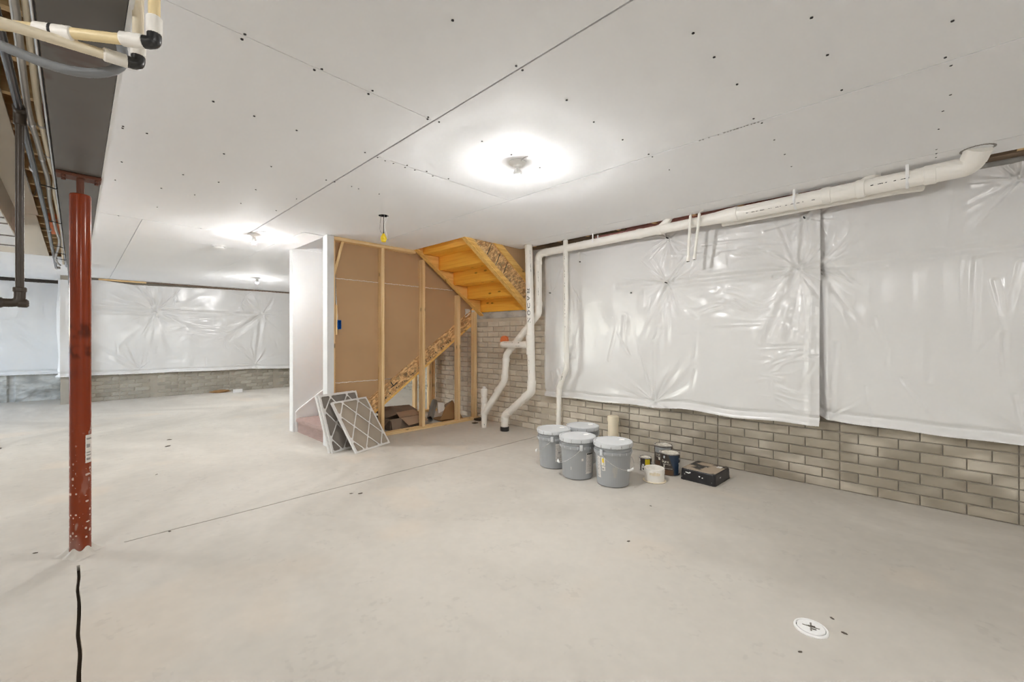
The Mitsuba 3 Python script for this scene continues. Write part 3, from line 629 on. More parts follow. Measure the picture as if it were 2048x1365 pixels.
# landing and the shaft to the floor above, lit by an added lamp
add('landing', box(4.27, 5.4, 3.735, 5.845, 1.655, 1.70), 'm_stair_y', s2)
shaft = [box(1.5, 5.4, 3.62, 3.735, 2.72, 4.8), box(1.4, 1.5, 3.62, 5.97, 2.72, 4.8), box(5.4, 5.5, 3.62, 5.97, 1.66, 4.8), box(1.4, 5.5, 3.62, 5.97, 4.8, 4.9), box(4.47, 5.4, 3.65, 3.735, 1.66, 2.73), box(1.958, 1.970, 4.9, 5.84, H, 2.73)]
struct('wall_shaft', cat_(shaft), 'm_paint', 'white stairwell walls of the floor above')

# ------------------------------------------------------------------ lamps
def bulb_profile():
    return [(0, -.118), (.012, -.116), (.022, -.110), (.0285, -.100), (.0305, -.088), (.0285, -.074), (.022, -.058), (.0155, -.044), (.0135, -.036)]
def lampholder(x, y, label, L, z=H):
    k = thing('light_fixture', label, 'light', 'bare bulb lights')
    add('base', lathe([(0, 0), (.057, 0), (.058, -.006), (.052, -.012), (.036, -.017), (.028, -.022), (0.026, -.034), (.0, -.034)][::-1], (x, y, z - .001), 36), 'm_white_plastic', k, smooth=35, label='white lampholder')
    add('collar', lathe([(.0, -.045), (.0145, -.045), (.0165, -.041), (.0165, -.033), (0, -.033)], (x, y, z), 24), 'm_metal', k, smooth=35)
    pr = bulb_profile(); i = 5 if z < 3 else 8
    bl = add('bulb', lathe(pr[i - 1:], (x, y, z), 28), 'm_white_plastic', k, smooth=True, label='white bulb neck')
    add('dome', lathe(pr[:i], (x, y, z), 28), 'm_white_plastic', bl, smooth=True, label='lit dome of the bulb', emitter=emitter(L))
    return k
lampholder(2.033, 1.912, 'bare bulb ceiling light in front of the staircase, largest of the three in view', BULB * .9)
k = 'light_fixture'
add('pull_chain', tube(spline([(2.012, 1.862, H - .012), (2.0, 1.84, H - .010), (2.003, 1.82, H - .004), (2.015, 1.80, H)], 14), .0014, 6), 'm_ink_grey', k, label='thin pull chain')
lampholder(1.377, 5.327, 'bare bulb ceiling light near the smoke alarm, left of the white stair wall', BULB * .9)
add('pull_chain', tube(spline([(1.37, 5.30, H - .006), (1.36, 5.25, H - .004), (1.44, 5.12, H)], 14), .0014, 6), 'm_ink_grey', 'light_fixture_001', label='thin pull chain')
lampholder(2.411, 9.128, 'farthest small bare bulb ceiling light close to the back wall', BULB * 1.05)
lampholder(0.7, -1.9, 'added fill bulb behind the camera, out of view', BULB * FILL_GAIN)  # unseen bulb added for flat ambient light
lampholder(-1.6, 1.0, 'added fill bulb left of the steel beam, out of view', BULB * FILL_GAIN)  # another unseen bulb added for the ambient level
lampholder(-1.7, 5.6, 'added fill bulb above the left part of the room, out of view', BULB * .85)  # unseen bulb added to lift the dim left side
lampholder(3.1, 4.5, 'unseen stairwell bulb added on the floor above', BULB * .12, 4.8)  # unseen bulb put in to brighten the stairwell
sm = thing('smoke_alarm', 'round white smoke alarm on the ceiling beside the second bulb', 'smoke alarm')
add('housing', lathe([(0, -.042), (.045, -.042), (.062, -.034), (.066, -.016), (.070, -.014), (.070, 0), (0, 0)], (1.243, 6.297, H - .002), 40), 'm_white_plastic', sm, smooth=30)
add('vent', lathe([(.0655, -.022), (.0668, -.022), (.0668, -.0185), (.0655, -.0185)], (1.243, 6.297, H - .002), 40), 'm_ink_grey', sm)
# ceiling box with hanging wires and a yellow plug
wb = thing('wire_box', 'open ceiling box with loose wires in front of the stud wall', 'junction box')
bx_, by_ = 2.032, 3.661
add('housing', lathe([(.044, 0.0), (.0455, 0.0), (.0455, .06), (0, .06), (0, .056), (.043, .056), (.044, 0)], (bx_, by_, H + .0005), 28), 'm_ink', wb, label='dark open box')
def wire(pts, r, m, nm): add(nm, tube(spline(pts, 26), r, 7), m, wb)
pz = 2.165
wire([(bx_ - .025, by_ + .012, H + .02), (bx_ - .030, by_ + .012, H - .08), (bx_ - .012, by_, H - .17), (bx_ - .002, by_, pz + .05)], .0022, 'm_ink_grey', 'dark_wire')
wire([(bx_ + .004, by_ + .004, H + .02), (bx_ + .004, by_ + .003, H - .10), (bx_, by_, pz + .05)], .0026, 'm_ink', 'dark_wire')
wire([(bx_ + .033, by_ - .014, H + .01), (bx_ + .030, by_ - .014, H - .02), (bx_ + .010, by_ - .004, H - .09), (bx_ + .022, by_ - .01, H - .16), (bx_ + .028, by_ - .012, pz - .002)], .0024, 'm_white_plastic', 'white_wire')
wire([(bx_ + .006, by_ - .001, H + .01), (bx_ + .012, by_ - .003, H - .10)], .002, 'm_white_plastic', 'white_wire')
add('plug', cat_([lathe([(0, .052), (.008, .052), (.012, .045), (.020, .030), (.026, .024), (.026, .010), (.030, .008), (.030, -.004), (.024, -.008), (.022, -.026), (.012, -.030), (0, -.030)][::-1], (bx_, by_, pz), 24)]), 'm_yellow', wb, smooth=30, label='yellow plug')
add('plug_cap', lathe([(0, .066), (.006, .066), (.007, .05), (0, .05)][::-1], (bx_, by_, pz), 12), 'm_ink', wb)

# ------------------------------------------------------------------ beam and column
bm = thing('steel_beam', 'dark grey steel beam running under the ceiling at the left', 'beam')
bz = 2.136; bxc = .0105; y0, y1 = YN + .01, 9.27
def ext_y(poly, a, b):                          # polygon in x, z extruded along y
    m = extrude(poly, b - a); v = m.vertices.copy(); m.vertices = np.stack([v[:, 0], b - v[:, 2], v[:, 1]], -1); return m
add('lower_flange', ext_y(sg.box(bxc - .0885, bz, bxc + .0885, bz + .011), y0, y1), 'm_steel', bm)
add('web', ext_y(sg.box(bxc - .004, bz + .011, bxc + .004, bz + .240), y0, y1), 'm_steel', bm)
add('upper_flange', ext_y(sg.box(bxc - .0885, bz + .240, bxc + .0885, bz + .251), y0, y1), 'm_steel', bm)
# boxed board beside the beam on the living side
add('beam_side_board', ext_y(sg.box(.1005, bz - .0, .112, H + .012), YN + .01, 9.27), 'm_board', 'ceiling', label='narrow drywall strip along the beam')
bp = thing('beam_pocket', 'grey sheet metal cover at the far end of the steel beam', 'cover')
add('plate', cat_([box(-.085, .102, 9.28, 9.60, 2.06, 2.37, .004)]), 'm_grey_plastic', bp)
rc = thing('column', 'dark red steel column standing on the floor at the left', 'column')
cx, cy, cr = .017, 3.41, .0445
add('pipe', lathe([(0, .004), (cr, .004), (cr, 2.02), (cr - .003, 2.028), (.016, 2.03), (0, 2.03)], (cx, cy, 0), 48), 'm_red', rc, smooth=35, label='glossy red steel tube with scuffs')
add('screw', cat_([lathe([(.0, 2.03), (.0165, 2.03), (.0165, 2.118), (0, 2.118)], (cx, cy, 0), 20)]), 'm_rust', rc, smooth=35, label='rust brown adjusting screw')
add('top_plate', box(cx - .095, cx + .085, cy - .05, cy + .05, 2.118, 2.1355, .003), 'm_rust', rc, label='rust brown bearing plate')
add('bolt', cat_([lathe([(0, -.012), (.009, -.012), (.009, 0), (0, 0)], (cx + sx * .066, cy + sy * .03, 2.118), 6) for sx in (-1, 1) for sy in (-1, 1)]), 'm_rust', rc)
def grout(u, v):
    r_ = cr + .001 + (.045 + .02 * np.sin(3 * u) + .012 * np.sin(7 * u + 1)) * (1 - v); z_ = .004 + .034 * v ** 2 * (1 + .3 * np.sin(5 * u)) - .003 * (1 - v)
    return np.stack([cx + r_ * np.cos(u), cy + r_ * np.sin(u), z_], -1)
add('grout', grid(np.linspace(0, 2 * np.pi, 48), np.linspace(0, 1, 8), lambda u, v: grout(u, v)), 'm_floor', rc, smooth=True, label='spilled concrete around the foot')
def wrap(cx, cy, r0, r1, z0, z1, a0, a1, n=14):  # curved patch on a (tapering) round body, bulging out
    def fn(u, v): r_ = r0 + (r1 - r0) * (v - z0) / (z1 - z0); return np.stack([cx + r_ * np.cos(u), cy + r_ * np.sin(u), v], -1)
    return grid(np.linspace(a0, a1, n), np.linspace(z0, z1, 6), fn)
add('sticker', wrap(cx, cy, cr + .0008, cr + .0008, .515, .672, -1.12, -.22), 'm_label', rc, label='pale torn sticker')
tr = [wrap(cx, cy, cr + .0008, cr + .0008, z, z + .02, a, a + .05, 3) for z, a in ((.672, -.75), (.676, -.6), (.69, -.55), (.70, -.42), (.72, -.38), (.745, -.30), (.46, -.60), (.44, -.42), (.41, -.75))]
add('paper_scrap', cat_(tr), 'm_label', rc)
add('print', cat_([wrap(cx, cy, cr + .0014, cr + .0014, z, z + h_, -1.02, a1, 6) for z, h_, a1 in ((.53, .012, -.5), (.555, .006, -.4), (.57, .006, -.45), (.60, .02, -.55), (.645, .01, -.35))]), 'm_ink_grey', f'{rc}__sticker', kind='stuff')

# ------------------------------------------------------------------ pipes on the left
def pipe(name, pts, r, m, label, cat='pipe', group=None, rad=.05, n=14):
    k = thing(name, label, cat, group)
    add('tube', tube(fillet(pts, rad) if len(pts) > 2 else pts, r, n), m, k, smooth=40)
    return k
def sleeve(k, a, b, r, m, name='coupling', label=None):
    a, b = np.asarray(a, float), np.asarray(b, float)
    add(name, cyl(a, b, r, 20, min(.003, np.linalg.norm(b - a) * .2)), m, k, smooth=35, label=label)
zp = 2.0
pa = pipe('water_pipe', [(-.75, 1.99, zp), (-.132, 1.65, zp), (.145, 1.467, zp + .004), (.145, 1.467, 2.66)], .0132, 'm_cpvc', 'cream water pipe ending in the nearer black elbow, top left corner', rad=.02)
da = np.array([.26, -.165, 0]); da /= np.linalg.norm(da); ea = np.array([.145, 1.467, zp + .004])
sleeve(pa, ea - da * .075, ea - da * .022, .0175, 'm_pvc'); sleeve(pa, ea + [0, 0, .022], ea + [0, 0, .07], .0175, 'm_pvc')
add('elbow', tube(fillet([ea - da * .026, ea, ea + [0, 0, .026]], .02), .0160, 14), 'm_black', pa, smooth=40, label='black elbow')
mid_ = np.array([.0, 1.566, zp]); sleeve(pa, mid_ - da * .085, mid_ - da * .005, .0185, 'm_pvc', label='grey white coupling'); 
add('band', cyl(mid_ - da * .050, mid_ - da * .044, .0192, 20), 'm_ink', pa)
pb = pipe('water_pipe', [(-.75, 1.55, zp - .04), (-.126, 1.575, zp - .030), (.122, 1.587, zp - .010), (.122, 1.587, 2.66)], .0130, 'm_pvc_cream', 'pale water pipe that crosses under the cream one to the second black elbow', rad=.02)
eb = np.array([.122, 1.587, zp - .010]); db = np.array([.248, .012, .020]); db /= np.linalg.norm(db)
sleeve(pb, eb - db * .072, eb - db * .022, .0172, 'm_pvc'); sleeve(pb, eb + [0, 0, .022], eb + [0, 0, .065], .0172, 'm_pvc')
add('elbow', tube(fillet([eb - db * .026, eb, eb + [0, 0, .026]], .02), .0158, 14), 'm_black', pb, smooth=40, label='black elbow')
hs = thing('grey_hose', 'grey flexible conduit sagging across the beam in the top left corner', 'conduit')
HOSE = [(-.6, 1.95, 2.05), (-.30, 1.79, 2.005), (-.14, 1.70, 1.972), (-.055, 1.675, 1.950), (.04, 1.65, 1.957), (.085, 1.64, 1.99), (.094, 1.655, 2.04), (.1065, 1.72, 2.11)]
hp = spline(HOSE, 120)
add('tube', tube(hp, .0125 + .0004 * np.sin(np.arange(120) * 2.4), 14), 'm_hose', hs, smooth=60)
gp = thing('gas_pipe', 'black gas pipe along the beam with a long drop to a brown elbow', 'gas pipe')
gx, gy = -.165, 2.726
add('run', tube([(gx, YN + .1, 2.175), (gx, gy, 2.175), (gx - .002, 5.0, 2.19), (gx - .03, 8.8, 2.215)], .0130, 16), 'm_blackpipe', gp, smooth=40)
add('tee', cat_([cyl((gx, gy - .05, 2.175), (gx, gy + .05, 2.175), .019, 20, .004), cyl((gx, gy, 2.175), (gx, gy, 2.115), .019, 20, .003)]), 'm_brownpipe', gp, smooth=35)
add('drop', tube([(gx, gy, 2.12), (gx, gy, 1.395)], .0130, 16), 'm_brownpipe', gp, smooth=40, label='dark brown vertical drop')
add('elbow', cat_([tube(fillet([(gx, gy, 1.42), (gx, gy, 1.365), (gx - .055, gy, 1.365)], .035), .0175, 18), cyl((gx, gy, 1.412), (gx, gy, 1.432), .021, 18, .003), cyl((gx - .045, gy, 1.365), (gx - .062, gy, 1.365), .021, 18, .003), cyl((gx - .01, gy, 1.365), (gx + .026, gy, 1.365), .018, 18, .006)]), 'm_brownpipe', gp, smooth=35, label='brown cast elbow')
add('arm', tube([(gx - .05, gy, 1.365), (-1.9, gy, 1.375)], .0130, 16), 'm_brownpipe', gp, smooth=40)
for y in (3.6, 5.6, 8.7): sleeve(gp, (gx - .004, y, 2.182 + (y - 3) * .006), (gx - .004, y + .05, 2.182 + (y - 3) * .006), .0165, 'm_metal')
C1 = [(-.122, YN + .1), (-.124, 1.0), (-.126, 1.892), (-.142, 2.62), (-.143, 2.868), (-.136, 3.163), (-.132, 3.402), (-.128, 3.609), (-.122, 3.921), (-.124, 4.068), (-.130, 4.384), (-.130, 4.877), (-.125, 5.675), (-.117, 6.206), (-.138, 6.821), (-.150, 8.3)]
C2 = [(-.096, YN + .1), (-.098, 1.0), (-.102, 1.864), (-.112, 2.594), (-.113, 2.842), (-.108, 3.136), (-.104, 3.441), (-.099, 3.65), (-.094, 3.982), (-.097, 4.04), (-.101, 4.464), (-.098, 4.84), (-.095, 5.64), (-.100, 6.43), (-.116, 8.2)]
for i, (C, z, m, lb) in enumerate(((C1, 2.205, 'm_conduit', 'pale conduit between the black gas pipe and its twin'), (C2, 2.215, 'm_pvc_cream', 'cream conduit next to the beam flange'))):
    k = thing('conduit', lb, 'conduit', 'conduits along the beam')
    p_ = spline([(x, y, z + (.0 if y < 3 else .003 * math.sin(y * 2.2))) for x, y in C], 160)
    add('tube', tube(p_, .0112, 12), m, k, smooth=40)
    for y in (2.95, 3.45, 4.1, 5.2, 6.6, 7.2, 7.8):
        q = p_[np.argmin(np.abs(p_[:, 1] - y))]; sleeve(k, q - [0, .012, 0], q + [0, .012, 0], .0142, 'm_conduit' if i else 'm_metal', 'collar')
k = thing('conduit', 'thin silver conduit touching the side of the steel beam', 'conduit', 'conduits along the beam')
add('tube', tube(spline([(-.088, YN + .1, 2.19), (-.0885, 1.5, 2.185), (-.0892, 2.6, 2.183), (-.0892, 4.0, 2.19), (-.09, 6.0, 2.19), (-.094, 8.3, 2.19)], 60), .0065, 10), 'm_metal', k, smooth=40)
for i, y in enumerate((3.98, 5.15, 6.5, 7.0, 7.5)):
    st_ = thing('cable_tie', 'black strap around the conduits ' + ['just before the red column plate', 'level with the top of the red column', 'where the conduits bend together', 'nearer of the two last straps', 'last strap before the far conduit end'][i], 'strap', 'straps around the conduits')
    add('band', tube(spline([(-.17, y, 2.225), (-.155, y, 2.186), (-.12, y, 2.183), (-.09, y, 2.176), (-.078, y - .01, 2.195)], 20), .0032, 7), 'm_ink', st_)
add('wood_scrap', box(-.112, -.082, 2.9, 3.65, 2.232, 2.30, .002), 'm_rust', label='rust orange wood scrap above the conduits left of the beam', cat='wood')
add('wood_scrap', box(-.19, -.085, 5.5, 6.1, 2.24, 2.32, .002), 'm_orange', label='orange board end above the conduits near the top of the column', cat='wood')
cb = thing('cable', 'thin dark cable looping from the joists beside the gas pipe drop', 'cable')
add('wire', tube(spline([(-.215, 3.3, 2.40), (-.222, 3.5, 2.28), (-.215, 3.9, 2.22), (-.205, 4.6, 2.27), (-.20, 4.75, 2.40)], 40), .003, 6), 'm_ink_grey', cb)
# duct along the left ceiling
du = thing('duct', 'white sheet metal duct under the ceiling at the left edge', 'duct')
dy1 = 7.1
add('body', cat_([box(-1.25, -.385, 3.0, 6.62, 2.15, 2.38, .003)]), 'm_duct', du)
add('side', ext_y(sg.box(-.384, 2.151, -.379, 2.379), 2.99, 6.62), 'm_duct_side', du, label='tan side panel with shade put into its colour')
for y in (4.2, 5.05, 5.3, 5.9, 6.5): add('seam', box(-1.25, -.384, y, y + .02, 2.1415, 2.15), 'm_ink_grey', du, label='dark seam')
# ------------------------------------------------------------------ plastic drain pipes at the right wall
def ring(k, p, d, r, w, m='m_pvc', name='coupling', label=None):
    p, d = np.asarray(p, float), np.asarray(d, float); d /= np.linalg.norm(d); sleeve(k, p - d * w / 2, p + d * w / 2, r, m, name, label)
def dashes(k, a, b, r, toward, n, m='m_ink_grey', seed=0):
    """A line of worn print along a pipe from a to b, on the side that faces `toward`."""
    r_ = np.random.default_rng(seed); a, b = np.asarray(a, float), np.asarray(b, float); d = b - a; L = np.linalg.norm(d); d /= L
    w = np.asarray(toward, float); w -= d * (w @ d); w /= np.linalg.norm(w); s = np.cross(d, w); out = []; t = 0.01
    while t < L - .03 and len(out) < n:
        l = r_.uniform(.006, .03); h_ = r_.uniform(.003, .006)
        if r_.random() < .7: out.append(frame(box(0, l, -h_ / 2, h_ / 2, -.0006, .0012), a + d * t + w * r, d, s, w))
        t += l + r_.uniform(.003, .03)
    if out: add('print', cat_(out), m, f'{k}__tube', label='row of worn print', kind='stuff')
XP = 3.93; R4 = .0535
rp = thing('radon_pipe', 'tall white radon pipe in front of the corner, black boot on the floor', 'pipe')
RP = [(XP, 3.930, .002), (XP, 3.925, .20), (XP, 3.462, .555), (XP, 3.455, .70), (XP, 3.508, H - .001)]
add('tube', tube(fillet(RP, .09, 10), .0475, 24), 'm_pvc', rp, smooth=40)
add('elbow', tube(fillet([(XP, 3.928, .135), (XP, 3.925, .20), (XP, 3.845, .262)], .08, 10), .0525, 24), 'm_pvc', rp, smooth=40)
add('elbow', tube(fillet([(XP, 3.545, .492), (XP, 3.462, .555), (XP, 3.456, .665)], .08, 10), .0525, 24), 'm_pvc', rp, smooth=40)
ring(rp, (XP, 3.928, .155), (0, 0, 1), .0555, .05); ring(rp, (XP, 3.555, .484), (0, -.463, .355), .0555, .04); ring(rp, (XP, 3.456, .675), (0, 0, 1), .0555, .05)
add('boot', cat_([lathe([(0, .001), (.058, .001), (.0585, .05), (.050, .056), (0, .056)], (XP, 3.930, 0), 28), box(XP - .062, XP - .040, 3.925, 3.94, .02, .05, .002)]), 'm_black', rp, smooth=35, label='black rubber boot')
for z in (1.045, 1.235): ring(rp, (XP, 3.473 + (z - 1.0) * .03, z), (0, .03, 1), .0560, .055)
add('tee', cyl((XP, 3.474, 1.03), (XP, 3.481, 1.25), .0520, 24, .004), 'm_pvc', rp, smooth=35)
add('branch', tube(fillet([(XP, 3.49, 1.137), (XP, 3.985, 1.140), (XP + .27, 4.09, 1.140)], .085, 10), .0420, 22), 'm_pvc', rp, smooth=40, label='short side branch with a rounded end')
ring(rp, (XP, 3.565, 1.137), (0, 1, 0), .049, .07)
dashes(rp, (XP, 3.63, 1.137), (XP, 3.93, 1.139), .0420, (-1, -.3, .75), 16, 'm_ink', 1)
dashes(rp, (XP, 3.60, 1.137), (XP, 3.93, 1.139), .0420, (-1, -.1, -.35), 3, 'm_ink_grey', 2)
dashes(rp, (XP, 3.462, .75), (XP, 3.470, .98), .0475, (-1, -.2, 0), 12, 'm_ink_grey', 3)
dashes(rp, (XP, 3.48, 1.9), (XP, 3.505, 2.34), .0475, (-.6, -1, 0), 30, 'm_ink_grey', 4)
# the word on the pipe, running down it
tms = []
for j, ch in enumerate('RADON'):
    tm = meshkit.text_mesh(ch, .036, .0012); v = tm.vertices.copy(); v[:, 0] -= v[:, 0].min()
    zz_ = 1.835 - j * .090 - v[:, 0] * .060 / v[:, 0].max(); aa = -2.78 + (v[:, 1] - .018) / .0475
    yc = 3.455 + (zz_ - .70) * (.053 / 1.685); rr_ = .0477 + v[:, 2]
    tm.vertices = np.stack([XP + rr_ * np.cos(aa), yc + rr_ * np.sin(aa), zz_], -1); tm.fix_normals(); tms.append(tm)
tm = cat_(tms)
add('lettering', tm, 'm_ink', f'{rp}__tube', label='black hand lettering RADON running down the pipe', kind='stuff')

dp = thing('drain_pipe', 'long white drain pipe under the ceiling that bends down into the corner', 'pipe')
A = [(3.885, 4.275, .19), (3.955, 4.000, .600), (3.985, 3.953, .735), (3.995, 3.953, .925), (4.02, 3.92, 1.035), (4.062, 3.565, 1.425), (4.066, 3.452, 1.56), (4.066, 3.455, 2.06), (4.062, 3.462, 2.20), (4.06, 3.40, 2.285), (4.055, 3.20, 2.292), (3.988, 1.36, 2.296)]
A = [A[0], (3.952, 3.955, .655), (3.985, 3.955, 1.00), (4.062, 3.455, 1.535), (4.062, 3.462, 2.289), (3.988, 1.36, 2.296)]
add('tube', tube(fillet(A, .095, 12), .0445, 24), 'm_pvc', dp, smooth=40)
for p_, d_ in (((3.957, 3.955, .715), (0, 0, 1)), ((3.979, 3.955, .93), (0, 0, 1)), ((3.93, 4.055, .52), (.07, -.32, .46)), ((4.004, 3.83, 1.135), (.08, -.5, .53)), ((4.062, 3.456, 1.66), (0, 0, 1)), ((4.062, 3.461, 2.175), (0, 0, 1)), ((4.06, 3.33, 2.289), (-.03, -1, 0))):
    ring(dp, p_, d_, .0495, .05)
dashes(dp, (3.90, 4.20, .27), (3.935, 4.04, .54), .0445, (-1, .2, .6), 10, 'm_ink_grey', 5)
dashes(dp, (4.062, 3.458, 1.75), (4.062, 3.461, 2.1), .0445, (-1, -.8, 0), 10, 'm_ink_grey', 6)
add('tail', tube([(3.985, 1.40, 2.296), (3.978, 1.15, 2.297), (3.925, -.04, 2.302)], [.0445, .0565, .0565], 24), 'm_pvc', dp, smooth=40, label='wider pipe run')
add('reducer', tube([(3.990, 1.43, 2.296), (3.986, 1.31, 2.297), (3.980, 1.20, 2.298), (3.977, 1.13, 2.298)], [.050, .052, .0615, .0615], 24), 'm_pvc', dp, smooth=40, label='flared reducing coupling')
for y, r_, w_ in ((1.135, .0625, .03), (.50, .0615, .06), (.30, .0635, .05), (-.055, .0625, .06), (2.06, .0500, .06), (1.84, .0500, .05), (2.75, .0490, .03)):
    x_ = 3.925 + (y + .04) * .0445; ring(dp, (x_, y, 2.300 if y < 1.2 else 2.294), (.045, 1, 0), r_, w_)
# branch fittings that go up through the boards
add('branch', tube(fillet([(3.955, .34, 2.30), (3.975, .25, 2.36), (4.015, .22, 2.42)], .05), .040, 18), 'm_pvc', dp, smooth=40, label='branch fitting rising to the ceiling')
add('branch', tube(fillet([(4.018, 1.86, 2.30), (4.03, 1.77, 2.37), (4.045, 1.74, 2.44)], .05), .034, 18), 'm_pvc', dp, smooth=40, label='branch fitting rising to the ceiling')
el = fillet([(3.925, -.055, 2.302), (3.912, -.235, 2.304), (3.860, -.262, 2.372)], .13, 14)
add('elbow', tube(el, .0600, 26), 'm_pvc', dp, smooth=40, label='wide closing elbow at the ceiling')
add('hub', tube([el[-3], el[-1] + (el[-1] - el[-2]) * .4], .0635, 26), 'm_pvc', dp, smooth=35)
add('ceiling_ring', extrude(sg.Point(3.856, -.262).buffer(.078, 16).difference(sg.Point(3.860, -.262).buffer(.066, 16)), .0015, H - .0022), 'm_ink_grey', dp, label='dark gap around the pipe at the ceiling')
dashes(dp, (3.965, 1.08, 2.299), (3.945, .55, 2.30), .0566, (-1, 0, -.55), 40, 'm_ink_grey', 7)
dashes(dp, (3.938, .25, 2.301), (3.926, .0, 2.302), .0566, (-1, 0, -.15), 20, 'm_ink', 8)
# thinner pipe behind it
tp = pipe('drain_pipe', [(4.075, 1.28, 2.262), (4.04, .10, 2.268), (4.10, -.02, 2.275)], .030, 'm_pvc', 'thin white pipe tucked behind and below the wide drain pipe', rad=.05)
def hanger(x, y, label, r=.060):
    k = thing('pipe_hanger', label, 'pipe hanger', 'strap hangers')
    u = [(x + r + .003, y, H - .001), (x + r + .003, y, 2.30), (x + .7 * r, y, 2.30 - .7 * r), (x, y, 2.30 - r - .003), (x - .7 * r, y, 2.30 - .7 * r), (x - r - .003, y, 2.30), (x - r - .003, y, H - .001)]
    m_ = tube(fillet(u, .03, 5), .0022, 6); m_.vertices[:, 1] = y + (m_.vertices[:, 1] - y) * 4
    add('strap', m_, 'm_white_plastic', k, smooth=50)
hanger(3.958, .70, 'white strap hanger around the wide drain pipe left of its branch fitting', .0595); hanger(3.932, .055, 'white strap hanger around the drain pipe next to the ceiling elbow', .0600)
hanger(4.032, 2.60, 'thin white strap hanger on the narrow end of the drain pipe', .0475)
cl = thing('cleanout_pipe', 'short white cleanout pipe standing in the corner by the stud wall', 'pipe')
cxo, cyo = 3.88, 4.278
add('tube', cyl((cxo, cyo, .002), (cxo, cyo, .47), .0385, 22), 'm_pvc', cl, smooth=40)
for z0, z1, r_ in ((.17, .225, .045), (.34, .40, .0455), (.225, .34, .042), (.43, .525, .046)): sleeve(cl, (cxo, cyo, z0), (cxo, cyo, z1), r_, 'm_pvc')
add('plug', cat_([cyl((cxo, cyo, .525), (cxo, cyo, .535), .040, 24, .003), box(cxo - .017, cxo + .017, cyo - .017, cyo + .017, .534, .562, .004)]), 'm_white_plastic', cl, smooth=30, label='white screw plug with square head')
dashes(cl, (cxo, cyo, .02), (cxo, cyo, .16), .0385, (-.8, -1, 0), 10, 'm_ink', 9)
vp = thing('vent_pipe', 'thin white vent pipe rising behind the buckets in front of the plastic', 'pipe')
add('tube', tube(fillet([(4.03, 3.118, .002), (4.03, 3.105, .62), (4.03, 2.992, .865), (4.03, 3.010, H - .001)], .08, 10), .0285, 18), 'm_pvc', vp, smooth=40)
add('elbow', tube(fillet([(4.03, 3.106, .545), (4.03, 3.105, .62), (4.03, 3.07, .695)], .07), .0325, 18), 'm_pvc', vp, smooth=40)
add('elbow', tube(fillet([(4.03, 3.025, .79), (4.03, 2.992, .865), (4.03, 2.993, .93)], .07), .0325, 18), 'm_pvc', vp, smooth=40)
ring(vp, (4.03, 3.106, .56), (0, 0, 1), .0345, .035); ring(vp, (4.03, 2.993, .925), (0, 0, 1), .0345, .03)
dashes(vp, (4.03, 2.998, 1.3), (4.03, 3.008, 2.25), .0285, (-1, -.1, 0), 26, 'm_ink_grey', 10)
dashes(vp, (4.03, 3.06, .71), (4.03, 3.03, .78), .0325, (-1, 0, 0), 3, 'm_ink', 11)
for i, (p0, p1) in enumerate((((3.915, 1.505, 2.345), (3.915, 1.529, 1.925)), ((3.905, 1.421, 2.345), (3.915, 1.471, 1.935)))):
    k = thing('drain_tail', ['left one of the two thin white tails hanging past the drain pipe', 'right one of the two thin white tails hanging past the drain pipe'][i], 'pipe', 'thin hanging tails')
    a, b = np.array(p0), np.array(p1); d = (b - a) / np.linalg.norm(b - a)
    add('tube', tube([a, b], .0125, 14), 'm_pvc', k, smooth=40)
    add('nipple', tube([b - d * .055, b - d * .04, b - d * .002], [.0128, .0155, .016], 14, caps=False), 'm_pvc', k, smooth=40)
    add('opening', cyl(b - d * .004, b + d * .001, .0135, 14), 'm_ink', k, label='dark open end')
    add('hook', tube(spline([a, a + [0.02, 0, .022], a + [.06, -.01, .036]], 10), .006, 8), 'm_pvc', k, smooth=40)
sp = thing('pipe_stub', 'cream capped pipe stub against the brick wall behind the buckets', 'pipe')
add('tube', cyl((4.135, 2.435, .002), (4.135, 2.435, .32), .057, 26), 'm_pvc_cream', sp, smooth=40)
add('cap', lathe([(0, .362), (.050, .362), (.060, .356), (.0625, .345), (.0625, .300), (.057, .300), (0, .300)][::-1], (4.135, 2.435, 0), 28), 'm_pvc_cream', sp, smooth=30)
oc = thing('wall_cap', 'round orange cap on the brick wall over the radon pipe branch', 'cap')
add('cap', cyl((XR + .004, 4.235, 1.195), (XR - .06, 4.225, 1.195), .062, 24, .006), 'm_orange', oc, smooth=35)
add('knob', cyl((XR - .06, 4.225, 1.195), (XR - .072, 4.225, 1.195), .02, 18, .004), 'm_orange', oc, smooth=35)
# electrical box on the stud
eb_ = thing('outlet_box', 'small blue outlet box fixed to the left end of the stud wall', 'outlet box')
sh_ = box(2.080, 2.128, SY0 + .012, SY1 - .004, 1.325, 1.43, .003)
inn = box(2.084, 2.124, SY0 + .010, SY1 - .012, 1.330, 1.425)
def man(m): 
    import manifold3d as m3
    return m3.Manifold(m3.Mesh(np.asarray(m.vertices, np.float32), np.asarray(m.faces, np.uint32)))
def sub(a, b): return man(a) - man(b)
add('housing', sub(sh_, inn), 'm_blue', eb_)
add('back', box(2.084, 2.124, SY1 - .013, SY1 - .011, 1.330, 1.425), 'm_blue', eb_)
add('cable', tube(spline([(2.075, SY0 + .05, 1.92), (2.078, SY0 + .045, 1.75), (2.085, SY0 + .04, 1.6), (2.10, SY0 + .05, 1.43)], 24), .0042, 8), 'm_white_plastic', eb_, label='white cable running up')
add('dark_cable', tube(spline([(2.066, SY0 + .03, 1.95), (2.068, SY0 + .03, 1.8), (2.072, SY0 + .03, 1.62)], 14), .0045, 8), 'm_ink_grey', eb_)

